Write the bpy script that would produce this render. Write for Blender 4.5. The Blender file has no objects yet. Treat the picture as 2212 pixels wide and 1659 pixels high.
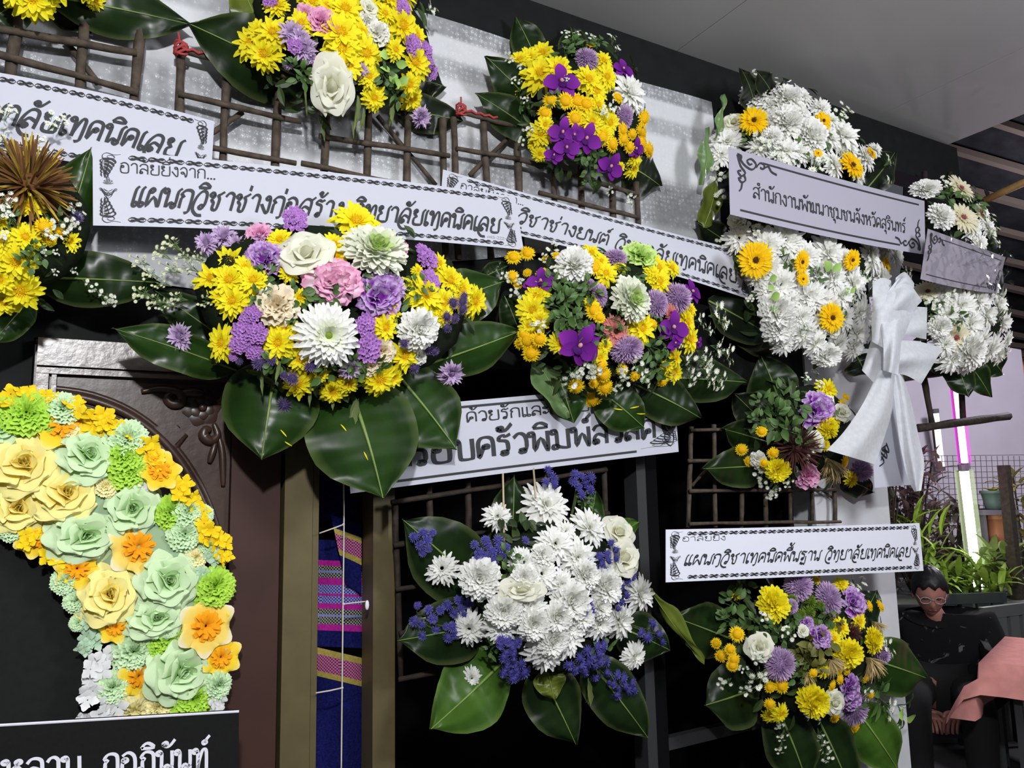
import bpy, math, random
from mathutils import Vector, Matrix
random.seed(7)
PI = math.pi
SC = bpy.context.scene
COL = SC.collection

# ------------------------------------------------------------------ camera
FPX = 1660.0
CAM = Vector((0.0, -2.1, 1.55))
HEAD, PITCH, ROLL = math.radians(30), math.radians(7.7), math.radians(1.2)
FH = Vector((math.sin(HEAD), math.cos(HEAD), 0))
RT = Vector((math.cos(HEAD), -math.sin(HEAD), 0))
FW = FH * math.cos(PITCH) + Vector((0, 0, math.sin(PITCH)))
UP = RT.cross(FW)
cr, sr = math.cos(ROLL), math.sin(ROLL)
R2 = RT * cr - UP * sr
U2 = UP * cr + RT * sr
cam = bpy.data.cameras.new('camera'); cam.sensor_width = 36; cam.lens = FPX / 2212 * 36
cam.clip_start = 0.05
co = bpy.data.objects.new('camera', cam); COL.objects.link(co)
co.matrix_world = Matrix(((R2.x, U2.x, -FW.x, CAM.x), (R2.y, U2.y, -FW.y, CAM.y), (R2.z, U2.z, -FW.z, CAM.z), (0, 0, 0, 1)))
SC.camera = co

def ray(px, py): return FW + R2 * ((px - 1106) / FPX) + U2 * ((829.5 - py) / FPX)
def at(px, py, y):                       # point on the plane parallel to the wall at that y
    d = ray(px, py); return CAM + d * ((y - CAM.y) / d.y)
def dep(px, py, d): return CAM + ray(px, py) * d      # point at a depth from the camera
def mpp(p): return (p - CAM).dot(FW) / FPX            # metres per photo pixel there

# ------------------------------------------------------------------ world, lamps, exposure
w = bpy.data.worlds.new('night'); SC.world = w; w.use_nodes = True
w.node_tree.nodes['Background'].inputs[0].default_value = (.75, .8, .9, 1)
w.node_tree.nodes['Background'].inputs[1].default_value = .09
def lamp(name, loc, energy, size, col=(1, 1, 1), kind='POINT'):
    l = bpy.data.lights.new(name, kind); l.energy = energy; l.color = col
    if kind == 'POINT': l.shadow_soft_size = size
    o = bpy.data.objects.new(name, l); COL.objects.link(o); o.location = loc; return o
lamp('porch_lamp', (-.25, -2.9, 2.65), 262, .07, (.985, .985, 1))
lamp('right_fill', (2.6, -2.9, 2.7), 180, .35, (.95, .96, 1))  # added fill with no lamp behind it, lifts the right side
lamp('yard_fill', (6.0, 0.2, 3.1), 215, .2, (.95, .9, 1))  # added light without a visible source, brightens the house wall
SC.view_settings.view_transform = 'Standard'; SC.view_settings.look = 'None'
SC.view_settings.exposure = 0.0; SC.view_settings.gamma = 1; SC.view_settings.use_curve_mapping = False

# ------------------------------------------------------------------ materials
def srgb(*c):
    if len(c) == 1: c = c[0]
    r = []
    for x in c[:3]:
        x = x / 255; r.append(x / 12.92 if x <= .04045 else ((x + .055) / 1.055) ** 2.4)
    return tuple(r)
def mat(name, col=None, rough=.6, spec=.4, attr=False, noise=None, bump=0, bscale=60, metal=0, trans=0, vein=False, emit=None, es=1, alpha=1):
    m = bpy.data.materials.new(name); m.use_nodes = True; nt = m.node_tree; N = nt.nodes; Lk = nt.links
    b = N['Principled BSDF']; b.inputs['Roughness'].default_value = rough; b.inputs['Specular IOR Level'].default_value = spec
    b.inputs['Metallic'].default_value = metal; b.inputs['Alpha'].default_value = alpha
    src = None
    if attr:
        a = N.new('ShaderNodeAttribute'); a.attribute_name = 'Col'; src = a.outputs['Color']
    else: b.inputs['Base Color'].default_value = (*col, 1)
    if noise:
        sc, lo, hi = noise; tc = N.new('ShaderNodeTexCoord'); nz = N.new('ShaderNodeTexNoise'); nz.inputs['Scale'].default_value = sc; nz.inputs['Detail'].default_value = 5
        Lk.new(tc.outputs['Object'], nz.inputs['Vector'])
        mr = N.new('ShaderNodeMapRange'); mr.inputs[1].default_value = .3; mr.inputs[2].default_value = .7; mr.inputs[3].default_value = lo; mr.inputs[4].default_value = hi
        Lk.new(nz.outputs['Fac'], mr.inputs[0])
        mx = N.new('ShaderNodeMix'); mx.data_type = 'RGBA'; mx.blend_type = 'MULTIPLY'; mx.inputs[0].default_value = 1
        if src: Lk.new(src, mx.inputs[6])
        else: mx.inputs[6].default_value = (*col, 1)
        cb = N.new('ShaderNodeCombineColor'); [Lk.new(mr.outputs[0], cb.inputs[i]) for i in range(3)]
        Lk.new(cb.outputs[0], mx.inputs[7]); src = mx.outputs[2]
    if src: Lk.new(src, b.inputs['Base Color'])
    if bump or vein:
        bp = N.new('ShaderNodeBump'); bp.inputs['Strength'].default_value = bump or .25; bp.inputs['Distance'].default_value = .004
        if vein:
            a = N.new('ShaderNodeAttribute'); a.attribute_name = 'lf'; sp = N.new('ShaderNodeSeparateXYZ'); Lk.new(a.outputs['Vector'], sp.inputs[0])
            ab = N.new('ShaderNodeMath'); ab.operation = 'ABSOLUTE'; Lk.new(sp.outputs[0], ab.inputs[0])
            m1 = N.new('ShaderNodeMath'); m1.operation = 'MULTIPLY_ADD'; m1.inputs[1].default_value = -22; Lk.new(ab.outputs[0], m1.inputs[0])
            m2 = N.new('ShaderNodeMath'); m2.operation = 'MULTIPLY'; m2.inputs[1].default_value = 95; Lk.new(sp.outputs[1], m2.inputs[0]); Lk.new(m2.outputs[0], m1.inputs[2])
            sn = N.new('ShaderNodeMath'); sn.operation = 'SINE'; Lk.new(m1.outputs[0], sn.inputs[0]); Lk.new(sn.outputs[0], bp.inputs['Height'])
        else:
            tc = N.new('ShaderNodeTexCoord'); nz = N.new('ShaderNodeTexNoise'); nz.inputs['Scale'].default_value = bscale; nz.inputs['Detail'].default_value = 4
            Lk.new(tc.outputs['Object'], nz.inputs['Vector']); Lk.new(nz.outputs['Fac'], bp.inputs['Height'])
        Lk.new(bp.outputs[0], b.inputs['Normal'])
    if trans:
        t = N.new('ShaderNodeBsdfTranslucent'); ms = N.new('ShaderNodeMixShader'); ms.inputs[0].default_value = trans
        if src: Lk.new(src, t.inputs[0])
        else: t.inputs[0].default_value = (*col, 1)
        Lk.new(b.outputs[0], ms.inputs[1]); Lk.new(t.outputs[0], ms.inputs[2]); Lk.new(ms.outputs[0], N['Material Output'].inputs[0])
    if emit:
        b.inputs['Emission Color'].default_value = (*emit, 1); b.inputs['Emission Strength'].default_value = es
    return m
M = {}
M['petal'] = mat('petal', attr=True, rough=.65, spec=.2, trans=.3)
M['paperpetal'] = mat('coloured_paper', attr=True, rough=.8, spec=.2, trans=.12)
M['leaf'] = mat('rubber_leaf', attr=True, rough=.3, spec=.2, vein=True, bump=.12, noise=(14, .8, 1.2))
M['green'] = mat('small_greenery', attr=True, rough=.5, spec=.35)
M['foam'] = mat('floral_foam', srgb(24, 32, 20), rough=.95, spec=.1, bump=.5, bscale=90)
M['paper'] = mat('white_paper', srgb(194, 196, 208), rough=.55, spec=.3, bump=.04, bscale=9)
M['paperlit'] = mat('lightened_white_paper', srgb(226, 228, 240), rough=.6, spec=.3, bump=.04, bscale=9)  # same white paper, lightened to make up for weaker light on one card
M['ink'] = mat('black_ink', srgb(52, 54, 58), rough=.6, spec=.3)
M['inkgrey'] = mat('grey_ink', srgb(110, 112, 118), rough=.6, spec=.3)
M['inklight'] = mat('faint_ink', srgb(165, 167, 176), rough=.6, spec=.3)
M['inkwhite'] = mat('white_letter_paint', srgb(225, 225, 235), rough=.5)
M['twig'] = mat('weathered_wood', srgb(78, 68, 58), rough=.75, spec=.25, noise=(38, .55, 1.35), bump=.5, bscale=70)
M['twigdark'] = mat('dark_wood', srgb(54, 46, 40), rough=.75, spec=.2, noise=(38, .6, 1.3), bump=.5, bscale=70)
M['twine'] = mat('red_twine', srgb(165, 62, 62), rough=.8, bump=.5, bscale=200)
M['blackwall'] = mat('black_painted_board', srgb(21, 23, 23), rough=.75, spec=.2, noise=(20, .8, 1.2))
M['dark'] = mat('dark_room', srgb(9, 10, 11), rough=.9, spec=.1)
M['ceiling'] = mat('grey_ceiling_board', srgb(168, 168, 168), rough=.85, spec=.2, noise=(3, .97, 1.02))
M['pillar'] = mat('grey_plaster', srgb(206, 208, 212), rough=.85, spec=.2, noise=(6, .92, 1.06), bump=.1, bscale=120)
M['wood'] = mat('carved_teak', srgb(64, 45, 37), rough=.36, spec=.6, noise=(9, .75, 1.2), bump=.15, bscale=45)
M['woodgloss'] = mat('glossy_sheen_teak', srgb(84, 70, 62), rough=.34, spec=1, noise=(14, .7, 1.2), bump=.25, bscale=60)  # paler than the other teak; part of the sheen is in the colour
M['woodflat'] = mat('varnished_teak', srgb(64, 41, 35), rough=.5, spec=.35, noise=(7, .85, 1.12))
M['gold'] = mat('bronze_aluminium', srgb(100, 90, 60), rough=.5, spec=.5, metal=.25, noise=(20, .9, 1.08))
M['board'] = mat('black_board', srgb(21, 22, 22), rough=.75, spec=.15, noise=(120, .85, 1.15))
M['nonwoven'] = mat('white_nonwoven_fabric', srgb(226, 229, 234), rough=.8, spec=.2, noise=(60, .92, 1.05), trans=.3)
M['twist'] = mat('pale_stick', srgb(196, 178, 146), rough=.6)
M['cord'] = mat('white_cord', srgb(205, 200, 190), rough=.6)
M['floor'] = mat('dark_floor', srgb(40, 40, 42), rough=.6, noise=(4, .8, 1.2))

# ------------------------------------------------------------------ mesh builder
class MB:
    def __init__(s): s.v = []; s.f = []; s.c = []; s.l = []; s.hasl = False
    def add(s, p, c=(1, 1, 1), l=(0, 0, 0)): s.v.append(tuple(p)); s.c.append(c); s.l.append(l); return len(s.v) - 1
    def grid(s, rows):                    # rows of vertex indices
        for a, b in zip(rows, rows[1:]):
            for i in range(len(a) - 1): s.f.append((a[i], a[i + 1], b[i + 1], b[i]))
    def petal(s, az, r0, z0, L, W, el, curl, prof, c0, c1, cup=.15, ce=None, twist=0, jit=0):
        d = Vector((math.cos(az), math.sin(az), 0)); sd = Vector((-math.sin(az), math.cos(az), 0)); z = Vector((0, 0, 1))
        p = d * r0 + z * z0; n = len(prof) - 1; rows = []
        for i, wv in enumerate(prof):
            t = i / n; e = el + curl * t
            nm = d * (-math.sin(e)) + z * math.cos(e)
            a = twist * t; sx = sd * math.cos(a) + nm * math.sin(a)
            h = W * wv * .5; c = tuple(c0[k] + (c1[k] - c0[k]) * t for k in range(3)); cs = c if ce is None else tuple(c[k] + (ce[k] - c[k]) * (.35 + .65 * t) for k in range(3))
            q = p + nm * (random.uniform(-jit, jit) * t)
            if wv < .02: k = s.add(q, cs); rows.append([k, k, k])
            else: rows.append([s.add(q - sx * h + nm * (cup * h), cs), s.add(q, c), s.add(q + sx * h + nm * (cup * h), cs)])
            p = p + (d * math.cos(e) + z * math.sin(e)) * (L / n)
        for a, b in zip(rows, rows[1:]):
            for i in (0, 1):
                f = []
                for k in (a[i], a[i + 1], b[i + 1], b[i]):
                    if k not in f: f.append(k)
                if len(f) > 2: s.f.append(tuple(f))
    def fan(s, az, r0, z0, L, W, el, curl, c0, c1, ce, ruf=.12, na=6, zig=.08, rows=3):
        d = Vector((math.cos(az), math.sin(az), 0)); sd = Vector((-math.sin(az), math.cos(az), 0)); z = Vector((0, 0, 1))
        R = []; ph = random.uniform(0, 6); smooth = zig == 0
        for j in range(rows + 1):
            t = j / rows; row = []
            for i in range(na + 1):
                u = i / na * 2 - 1; wd = W * ((.2 + .8 * math.sin(min(1, t * 1.25) * PI / 2)) if smooth else (.18 + .82 * t)) * .5
                if smooth and t > .75: wd *= 1 - .28 * ((t - .75) / .25) ** 2
                lt = L * t * (1 - (.4 if smooth else .25) * u * u * t * t) + (zig * (1 if i % 2 else -1) if j == rows else 0)
                a2 = el + curl * t * .5
                p = d * (r0 + lt * math.cos(a2)) + z * (z0 + lt * math.sin(a2)) + sd * (wd * u)
                nm = d * (-math.sin(a2)) + z * math.cos(a2)
                p = p + nm * (ruf * t * (math.sin(u * 2.6 + ph) + (.6 * u * u if t > .5 else 0) if smooth else math.sin(u * 5 + ph + (i % 2) * 1.6)))
                c = tuple(c0[k] + (c1[k] - c0[k]) * min(1, max(0, t * 2.2 - .5)) for k in range(3))
                if j == rows: c = tuple(ce[k] * .75 + c1[k] * .25 for k in range(3)) if i % 2 else ce
                row.append(s.add(p, c))
            R.append(row)
        s.grid(R)
    def blob(s, c, r, col, nu=6, nv=4, sz=(1, 1, 1), jit=0):
        rows = []
        for j in range(nv + 1):
            th = PI * j / nv; row = []
            for i in range(nu):
                ph = 2 * PI * i / nu; k = 1 + random.uniform(-jit, jit)
                row.append(s.add((c[0] + r * k * sz[0] * math.sin(th) * math.cos(ph), c[1] + r * k * sz[1] * math.sin(th) * math.sin(ph), c[2] + r * k * sz[2] * math.cos(th)), col))
            row.append(row[0]); rows.append(row)
        s.grid(rows)
    def tube(s, pts, rad, col=(1, 1, 1), n=6, caps=True):
        pts = [Vector(p) for p in pts]; rows = []
        if not isinstance(rad, (list, tuple)): rad = [rad] * len(pts)
        up = None
        for i, p in enumerate(pts):
            t = (pts[min(i + 1, len(pts) - 1)] - pts[max(i - 1, 0)])
            t = t.normalized() if t.length > 1e-9 else Vector((0, 0, 1))
            if up is None: up = t.orthogonal().normalized()
            else: up = (up - t * up.dot(t)); up = up.normalized() if up.length > 1e-6 else t.orthogonal().normalized()
            b = t.cross(up)
            row = [s.add(p + (up * math.cos(2 * PI * k / n) + b * math.sin(2 * PI * k / n)) * rad[i], col) for k in range(n)]
            row.append(row[0]); rows.append(row)
        s.grid(rows)
        if caps:
            s.f.append(tuple(reversed(rows[0][:-1]))); s.f.append(tuple(rows[-1][:-1]))
    def box(s, lo, hi, col=(1, 1, 1), fr=None):
        x0, y0, z0 = lo; x1, y1, z1 = hi
        P = [(x0, y0, z0), (x1, y0, z0), (x1, y1, z0), (x0, y1, z0), (x0, y0, z1), (x1, y0, z1), (x1, y1, z1), (x0, y1, z1)]
        k = [s.add(fr @ Vector(p) if fr else p, col) for p in P]
        for q in ((3, 2, 1, 0), (4, 5, 6, 7), (0, 1, 5, 4), (1, 2, 6, 5), (2, 3, 7, 6), (3, 0, 4, 7)): s.f.append(tuple(k[i] for i in q))
    def prism(s, poly, y0, y1, col=(1, 1, 1)):      # poly of (x,z), closed solid between y0 and y1
        n = len(poly); a = [s.add((p[0], y0, p[1]), col) for p in poly]; b = [s.add((p[0], y1, p[1]), col) for p in poly]
        s.f.append(tuple(a)); s.f.append(tuple(reversed(b)))
        for i in range(n): s.f.append((a[i], b[i], b[(i + 1) % n], a[(i + 1) % n]))
    def mesh(s, name, m, smooth=True):
        me = bpy.data.meshes.new(name); me.from_pydata(s.v, [], s.f)
        at_ = me.attributes.new('Col', 'FLOAT_COLOR', 'POINT'); fl = []
        for c in s.c: fl += [c[0], c[1], c[2], 1]
        at_.data.foreach_set('color', fl)
        if s.hasl:
            la = me.attributes.new('lf', 'FLOAT_VECTOR', 'POINT'); la.data.foreach_set('vector', [x for l in s.l for x in l])
        for mm in (m if isinstance(m, list) else [m]): me.materials.append(mm)
        if smooth: me.polygons.foreach_set('use_smooth', [True] * len(me.polygons))
        me.update(); return me
def link(name, me, parent=None, loc=None, mw=None):
    o = bpy.data.objects.new(name, me); COL.objects.link(o)
    if parent: o.parent = parent
    if mw is not None: o.matrix_world = mw; 
    if parent is not None and mw is not None:
        o.matrix_parent_inverse = Matrix.Identity(4); o.matrix_basis = PW[parent.name].inverted() @ mw
    if loc is not None: o.location = loc
    return o
PW = {}
def thing(name, label, cat, loc=(0, 0, 0), group=None, kind=None, rz=0):
    o = bpy.data.objects.new(name, None); COL.objects.link(o); o.location = loc; o.rotation_euler = (0, 0, rz); o.empty_display_size = .05
    o['label'] = label; o['category'] = cat
    if group: o['group'] = group
    if kind: o['kind'] = kind
    PW[o.name] = Matrix.Translation(Vector(loc)) @ Matrix.Rotation(rz, 4, 'Z')
    return o
def part(name, mb, m, parent, world=True, smooth=False, kind=None, label=None):
    """mesh given in world coordinates, stored under its thing"""
    inv = PW[parent.name].inverted() if parent is not None else Matrix.Identity(4)
    if world: mb.v = [tuple(inv @ Vector(p)) for p in mb.v]
    o = bpy.data.objects.new(name, mb.mesh(name, m, smooth)); COL.objects.link(o); o.parent = parent
    PW[o.name] = PW[parent.name].copy() if parent is not None else Matrix.Identity(4)
    if kind: o['kind'] = kind
    if label: o['label'] = label
    return o
def struct(name, mb, m, smooth=False):
    o = bpy.data.objects.new(name, mb.mesh(name, m, smooth)); COL.objects.link(o); o['kind'] = 'structure'; PW[o.name] = Matrix.Identity(4); return o
def tag(o, label, cat, group=None):
    o['label'] = label; o['category'] = cat
    if group: o['group'] = group
    return o
def single(name, mb, m, label, cat, smooth=False, group=None):
    c = sum((Vector(p) for p in mb.v), Vector()) / len(mb.v)
    mb.v = [tuple(Vector(p) - c) for p in mb.v]
    o = bpy.data.objects.new(name, mb.mesh(name, m, smooth)); COL.objects.link(o); o.location = c; PW[o.name] = Matrix.Translation(c)
    return tag(o, label, cat, group)


# ------------------------------------------------------------------ the setting
CZ = 3.225
ce = bpy.data.objects.new('ceiling', None); COL.objects.link(ce); ce['kind'] = 'structure'; PW[ce.name] = Matrix.Identity(4)
xs = [-3.0, -1.62, -.42, .78, 1.98, 3.18, 3.78]
for a, b in zip(xs, xs[1:]):
    for y0, y1 in ((-4.6, -2.2), (-2.2, .12)):
        m = MB(); m.box((a + .0015, y0 + .0015, CZ), (b - .0015, y1 - .0015, CZ + .012)); part('ceiling_board', m, M['ceiling'], ce)
m = MB(); m.box((-3, -4.6, CZ + .013), (3.78, .12, CZ + .05)); part('joist_layer', m, M['dark'], ce)
m = MB(); m.box((-6, -7, -.05), (3.95, 1.6, 0)); struct('floor', m, M['floor'])
m = MB(); m.box((3.95, -7, -.09), (22, 18, -.03)); struct('ground_yard', m, M['floor'])
m = MB(); m.box((-1.6, 0, 1.96), (3.06, .1, 3.0)); struct('wall_back', m, M['blackwall'])
m = MB(); m.box((-1.6, -.012, 3.0), (3.86, .1, CZ)); struct('trim_1', m, M['blackwall'])
m = MB(); m.box((-1.6, 0, 0), (-.085, .1, 1.96)); struct('wall_left', m, M['blackwall'])
m = MB(); m.box((-.085, 0, 1.925), (2.59, .1, 1.96)); struct('trim_2', m, M['blackwall'])
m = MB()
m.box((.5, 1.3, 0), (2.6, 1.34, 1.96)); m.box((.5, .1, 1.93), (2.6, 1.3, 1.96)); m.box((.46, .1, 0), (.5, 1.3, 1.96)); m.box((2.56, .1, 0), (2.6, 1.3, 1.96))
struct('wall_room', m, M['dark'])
m = MB(); m.box((2.59, -.01, 0), (3.06, .45, 2.12)); struct('wall_pillar', m, M['pillar'])
# window/door posts of the dark opening
def post(name, x0, x1, y0, m_, n):
    b = MB(); b.box((x0, y0, 0), (x1, .07, 1.925)); o = struct(name, b, m_)
    return o
o = post('trim_3', .50, .575, -.02, M['gold'], 0); b = MB(); b.box((.578, -.012, 0), (.594, .06, 1.925)); part('bead', b, M['gold'], o)
o = post('trim_4', .745, .79, -.02, M['gold'], 0); b = MB(); b.box((.792, -.012, 0), (.812, .06, 1.925)); part('bead', b, M['gold'], o)
M['frame'] = mat('dark_aluminium', srgb(52, 53, 54), rough=.5, spec=.4)
o = post('trim_5', 1.70, 1.74, .0, M['frame'], 0); b = MB(); b.box((1.745, .012, 0), (1.80, .06, 1.925)); part('bead', b, M['dark'], o)
m = MB(); m.box((1.75, .02, .66), (2.585, .05, .70)); struct('trim_6', m, M['frame'])

# carved teak door ---------------------------------------------------------
dr = thing('door_1', 'carved brown teak door leaf behind the paper flower ring', 'door', (.2, -.01, 0), kind='structure')
del dr['label'], dr['category']
m = MB(); m.box((-.08, -.005, 0), (.362, .05, 1.92)); part('panel', m, M['wood'], dr)
m = MB(); m.box((.364, -.022, 0), (.488, .05, 1.915)); part('stile', m, M['woodflat'], dr)
m = MB(); m.box((-.075, -.035, 1.855), (.362, -.005, 1.92)); m.box((-.075, -.024, 1.838), (.362, -.005, 1.853)); part('top_rail', m, M['woodgloss'], dr)
m = MB(); m.box((-.075, -.03, 0), (-.05, -.005, 1.836)); m.box((-.044, -.022, 0), (-.034, -.005, 1.836)); part('edge_strip', m, M['woodgloss'], dr)
def crv(pts, n=24):
    P = [Vector(p) for p in pts]; out = []
    for i in range(len(P) - 1):
        p0, p1, p2, p3 = P[max(i - 1, 0)], P[i], P[i + 1], P[min(i + 2, len(P) - 1)]
        k = max(2, n // (len(P) - 1))
        for j in range(k):
            t = j / k
            out.append(.5 * ((2 * p1) + (p2 - p0) * t + (2 * p0 - 5 * p1 + 4 * p2 - p3) * t * t + (3 * p1 - p0 - 3 * p2 + p3) * t ** 3))
    out.append(P[-1]); return out
arch = [(112, 838), (200, 852), (290, 890), (370, 955), (430, 1040), (470, 1140), (482, 1240), (486, 1420), (488, 1650)]
for k, (dx, dy, r, y) in enumerate(((0, 0, .007, -.008), (-12, 13, .011, -.012), (-30, 32, .005, -.007))):
    m = MB(); m.tube(crv([at(px + dx * min(1, .35 + i * .12), py + dy * max(0, 1 - i * .14), y) for i, (px, py) in enumerate(arch)], 48), r, n=8); part('arch_moulding', m, M['wood'], dr, smooth=True)
for a, b_ in (((385, 920), (300, 1030)), ((402, 938), (318, 1046))):
    m = MB(); m.tube([at(*a, -.01), at(*b_, -.01)], .006, n=8); part('ray_moulding', m, M['wood'], dr, smooth=True)
# raised block between the two rays, rosette and scrolls
m = MB(); m.prism([(at(px, py, 0).x, at(px, py, 0).z) for px, py in ((330, 925), (372, 912), (398, 938), (330, 1008), (296, 990))], -.016, 0); part('ray_block', m, M['wood'], dr)
c = at(437, 880, -.012); m = MB()
for n_, z_, L_ in ((6, 0, 1.0), (6, .1, .62)):
    for k in range(n_): m.petal(k * PI / 3 + .2 + z_ * 5, .12, z_, L_ - .12, .95 * L_, .3, -.75, [.4, .9, 1.05, 1.0, .7, .25], (1, 1, 1), (1, 1, 1), cup=-.25)
put_ = Matrix.Translation(c + Vector((0, .004, 0))) @ Matrix.Rotation(PI / 2, 4, 'X') @ Matrix.Scale(.05, 4); m.v = [tuple(put_ @ Vector(p)) for p in m.v]
m.blob(c + Vector((0, -.006, 0)), .011, (1, 1, 1), 8, 6, (1, .6, 1)); part('rosette', m, M['wood'], dr, smooth=True)
def scroll(pts, r):
    m = MB(); r *= 1.5; P = crv([at(px, py, -.012) for px, py in pts], 30); n = len(P)
    m.tube(P, [r * (.35 + .65 * math.sin(PI * min(1, (i + 1) / n * .9))) for i in range(n)], n=8); part('scroll', m, M['wood'], dr, smooth=True)
scroll([(305, 846), (345, 840), (385, 848), (392, 868), (372, 872), (360, 858), (372, 850)], .009)
scroll([(385, 848), (415, 848), (440, 850)], .009)
scroll([(462, 915), (470, 940), (455, 952), (440, 942), (444, 928), (455, 930)], .009)
scroll([(468, 870), (482, 862), (486, 845)], .008)
scroll([(466, 955), (460, 975), (452, 1000)], .006)
scroll([(472, 940), (480, 980), (482, 1050)], .006)
m = MB(); m.prism([(at(px, py, 0).x, at(px, py, 0).z) for px, py in ((300, 862), (360, 868), (420, 925), (478, 960), (482, 1110), (440, 1030), (375, 945))], -.004, 0); part('spandrel', m, M['wood'], dr)

# ------------------------------------------------------------------ lace drape
def lace_mat():
    m = mat('lace_cloth', srgb(196, 198, 204), rough=.85, spec=.15); nt = m.node_tree; N = nt.nodes; Lk = nt.links; b = N['Principled BSDF']
    tc = N.new('ShaderNodeTexCoord'); sp = N.new('ShaderNodeSeparateXYZ'); Lk.new(tc.outputs['Object'], sp.inputs[0])
    v = N.new('ShaderNodeTexVoronoi'); v.inputs['Scale'].default_value = 55; v.inputs['Randomness'].default_value = .45; v.feature = 'F1'; Lk.new(tc.outputs['Object'], v.inputs['Vector'])
    v2 = N.new('ShaderNodeTexVoronoi'); v2.inputs['Scale'].default_value = 150; v2.feature = 'DISTANCE_TO_EDGE'; Lk.new(tc.outputs['Object'], v2.inputs['Vector'])
    nz = N.new('ShaderNodeTexNoise'); nz.inputs['Scale'].default_value = 26; nz.inputs['Detail'].default_value = 6; Lk.new(tc.outputs['Object'], nz.inputs['Vector'])
    # lace band positions down the drop (metres from the top hem)
    cr_ = N.new('ShaderNodeValToRGB'); el = cr_.color_ramp; el.interpolation = 'EASE'
    stops = [(0, 1), (.05, 1), (.065, .25), (.12, .25), (.15, .8), (.19, .8), (.22, .2), (.36, .2), (.42, .9), (.56, .9), (.6, .3), (.72, .3), (.78, .85), (1, .5)]
    while len(el.elements) > 1: el.elements.remove(el.elements[-1])
    for i, (p, q) in enumerate(stops):
        e = el.elements[0] if i == 0 else el.elements.new(p); e.position = p; e.color = (q, q, q, 1)
    mr = N.new('ShaderNodeMapRange'); mr.inputs[1].default_value = 0; mr.inputs[2].default_value = -.95; Lk.new(sp.outputs[2], mr.inputs[0]); Lk.new(mr.outputs[0], cr_.inputs[0])
    f1 = N.new('ShaderNodeMapRange'); f1.inputs[1].default_value = .012; f1.inputs[2].default_value = .5; f1.inputs[3].default_value = 1; f1.inputs[4].default_value = 0; Lk.new(v.outputs['Distance'], f1.inputs[0])
    f2 = N.new('ShaderNodeMapRange'); f2.inputs[1].default_value = .02; f2.inputs[2].default_value = .25; Lk.new(v2.outputs['Distance'], f2.inputs[0])
    mu = N.new('ShaderNodeMath'); mu.operation = 'MULTIPLY'; Lk.new(f1.outputs[0], mu.inputs[0]); Lk.new(f2.outputs[0], mu.inputs[1])
    ad = N.new('ShaderNodeMath'); ad.operation = 'MULTIPLY_ADD'; ad.inputs[1].default_value = .55; Lk.new(nz.outputs['Fac'], ad.inputs[0]); Lk.new(mu.outputs[0], ad.inputs[2])
    f3 = N.new('ShaderNodeMath'); f3.operation = 'SUBTRACT'; f3.use_clamp = True; f3.inputs[0].default_value = .95; Lk.new(ad.outputs[0], f3.inputs[1])
    k = N.new('ShaderNodeMath'); k.operation = 'MULTIPLY'; Lk.new(f3.outputs[0], k.inputs[0]); Lk.new(cr_.outputs[0], k.inputs[1])
    mx = N.new('ShaderNodeMix'); mx.data_type = 'RGBA'; mx.inputs[6].default_value = (*srgb(220, 222, 226), 1); mx.inputs[7].default_value = (*srgb(84, 88, 92), 1)
    Lk.new(k.outputs[0], mx.inputs[0]); Lk.new(mx.outputs[2], b.inputs['Base Color'])
    bp = N.new('ShaderNodeBump'); bp.inputs['Strength'].default_value = .35; bp.inputs['Distance'].default_value = .004; Lk.new(ad.outputs[0], bp.inputs['Height']); Lk.new(bp.outputs[0], b.inputs['Normal'])
    return m
M['lace'] = lace_mat()
m = MB(); rows = []; X0, X1 = -1.1, 2.14
for j in range(25):
    row = []
    for i in range(121):
        x = X0 + (X1 - X0) * i / 120
        zb = 2.08 if x < .35 else (2.08 + (x - .35) * .26 if x < 1.0 else 2.25 + (x - 1.0) * .2)
        zt = 3.045; t = j / 24
        y = -.02 - .008 * math.sin(x * 9 + t * 2) * (.3 + t) - .005 * math.sin(x * 23 + 1.3 + t * 3) * t - .004 * math.sin(t * 9 + x * 3)
        row.append(m.add((x, y, zt + (zb - zt) * t + .006 * math.sin(x * 7) * (1 - t) )))
    rows.append(row)
m.grid(rows); m.v = [(x, y, z - 3.045) for x, y, z in m.v]
o = bpy.data.objects.new('lace_drape', m.mesh('lace_drape', M['lace'], True)); COL.objects.link(o); o.location = (0, 0, 3.045); PW[o.name] = Matrix.Translation((0, 0, 3.045))
tag(o, 'white lace cloth pinned along the top of the dark wall', 'cloth')

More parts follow.
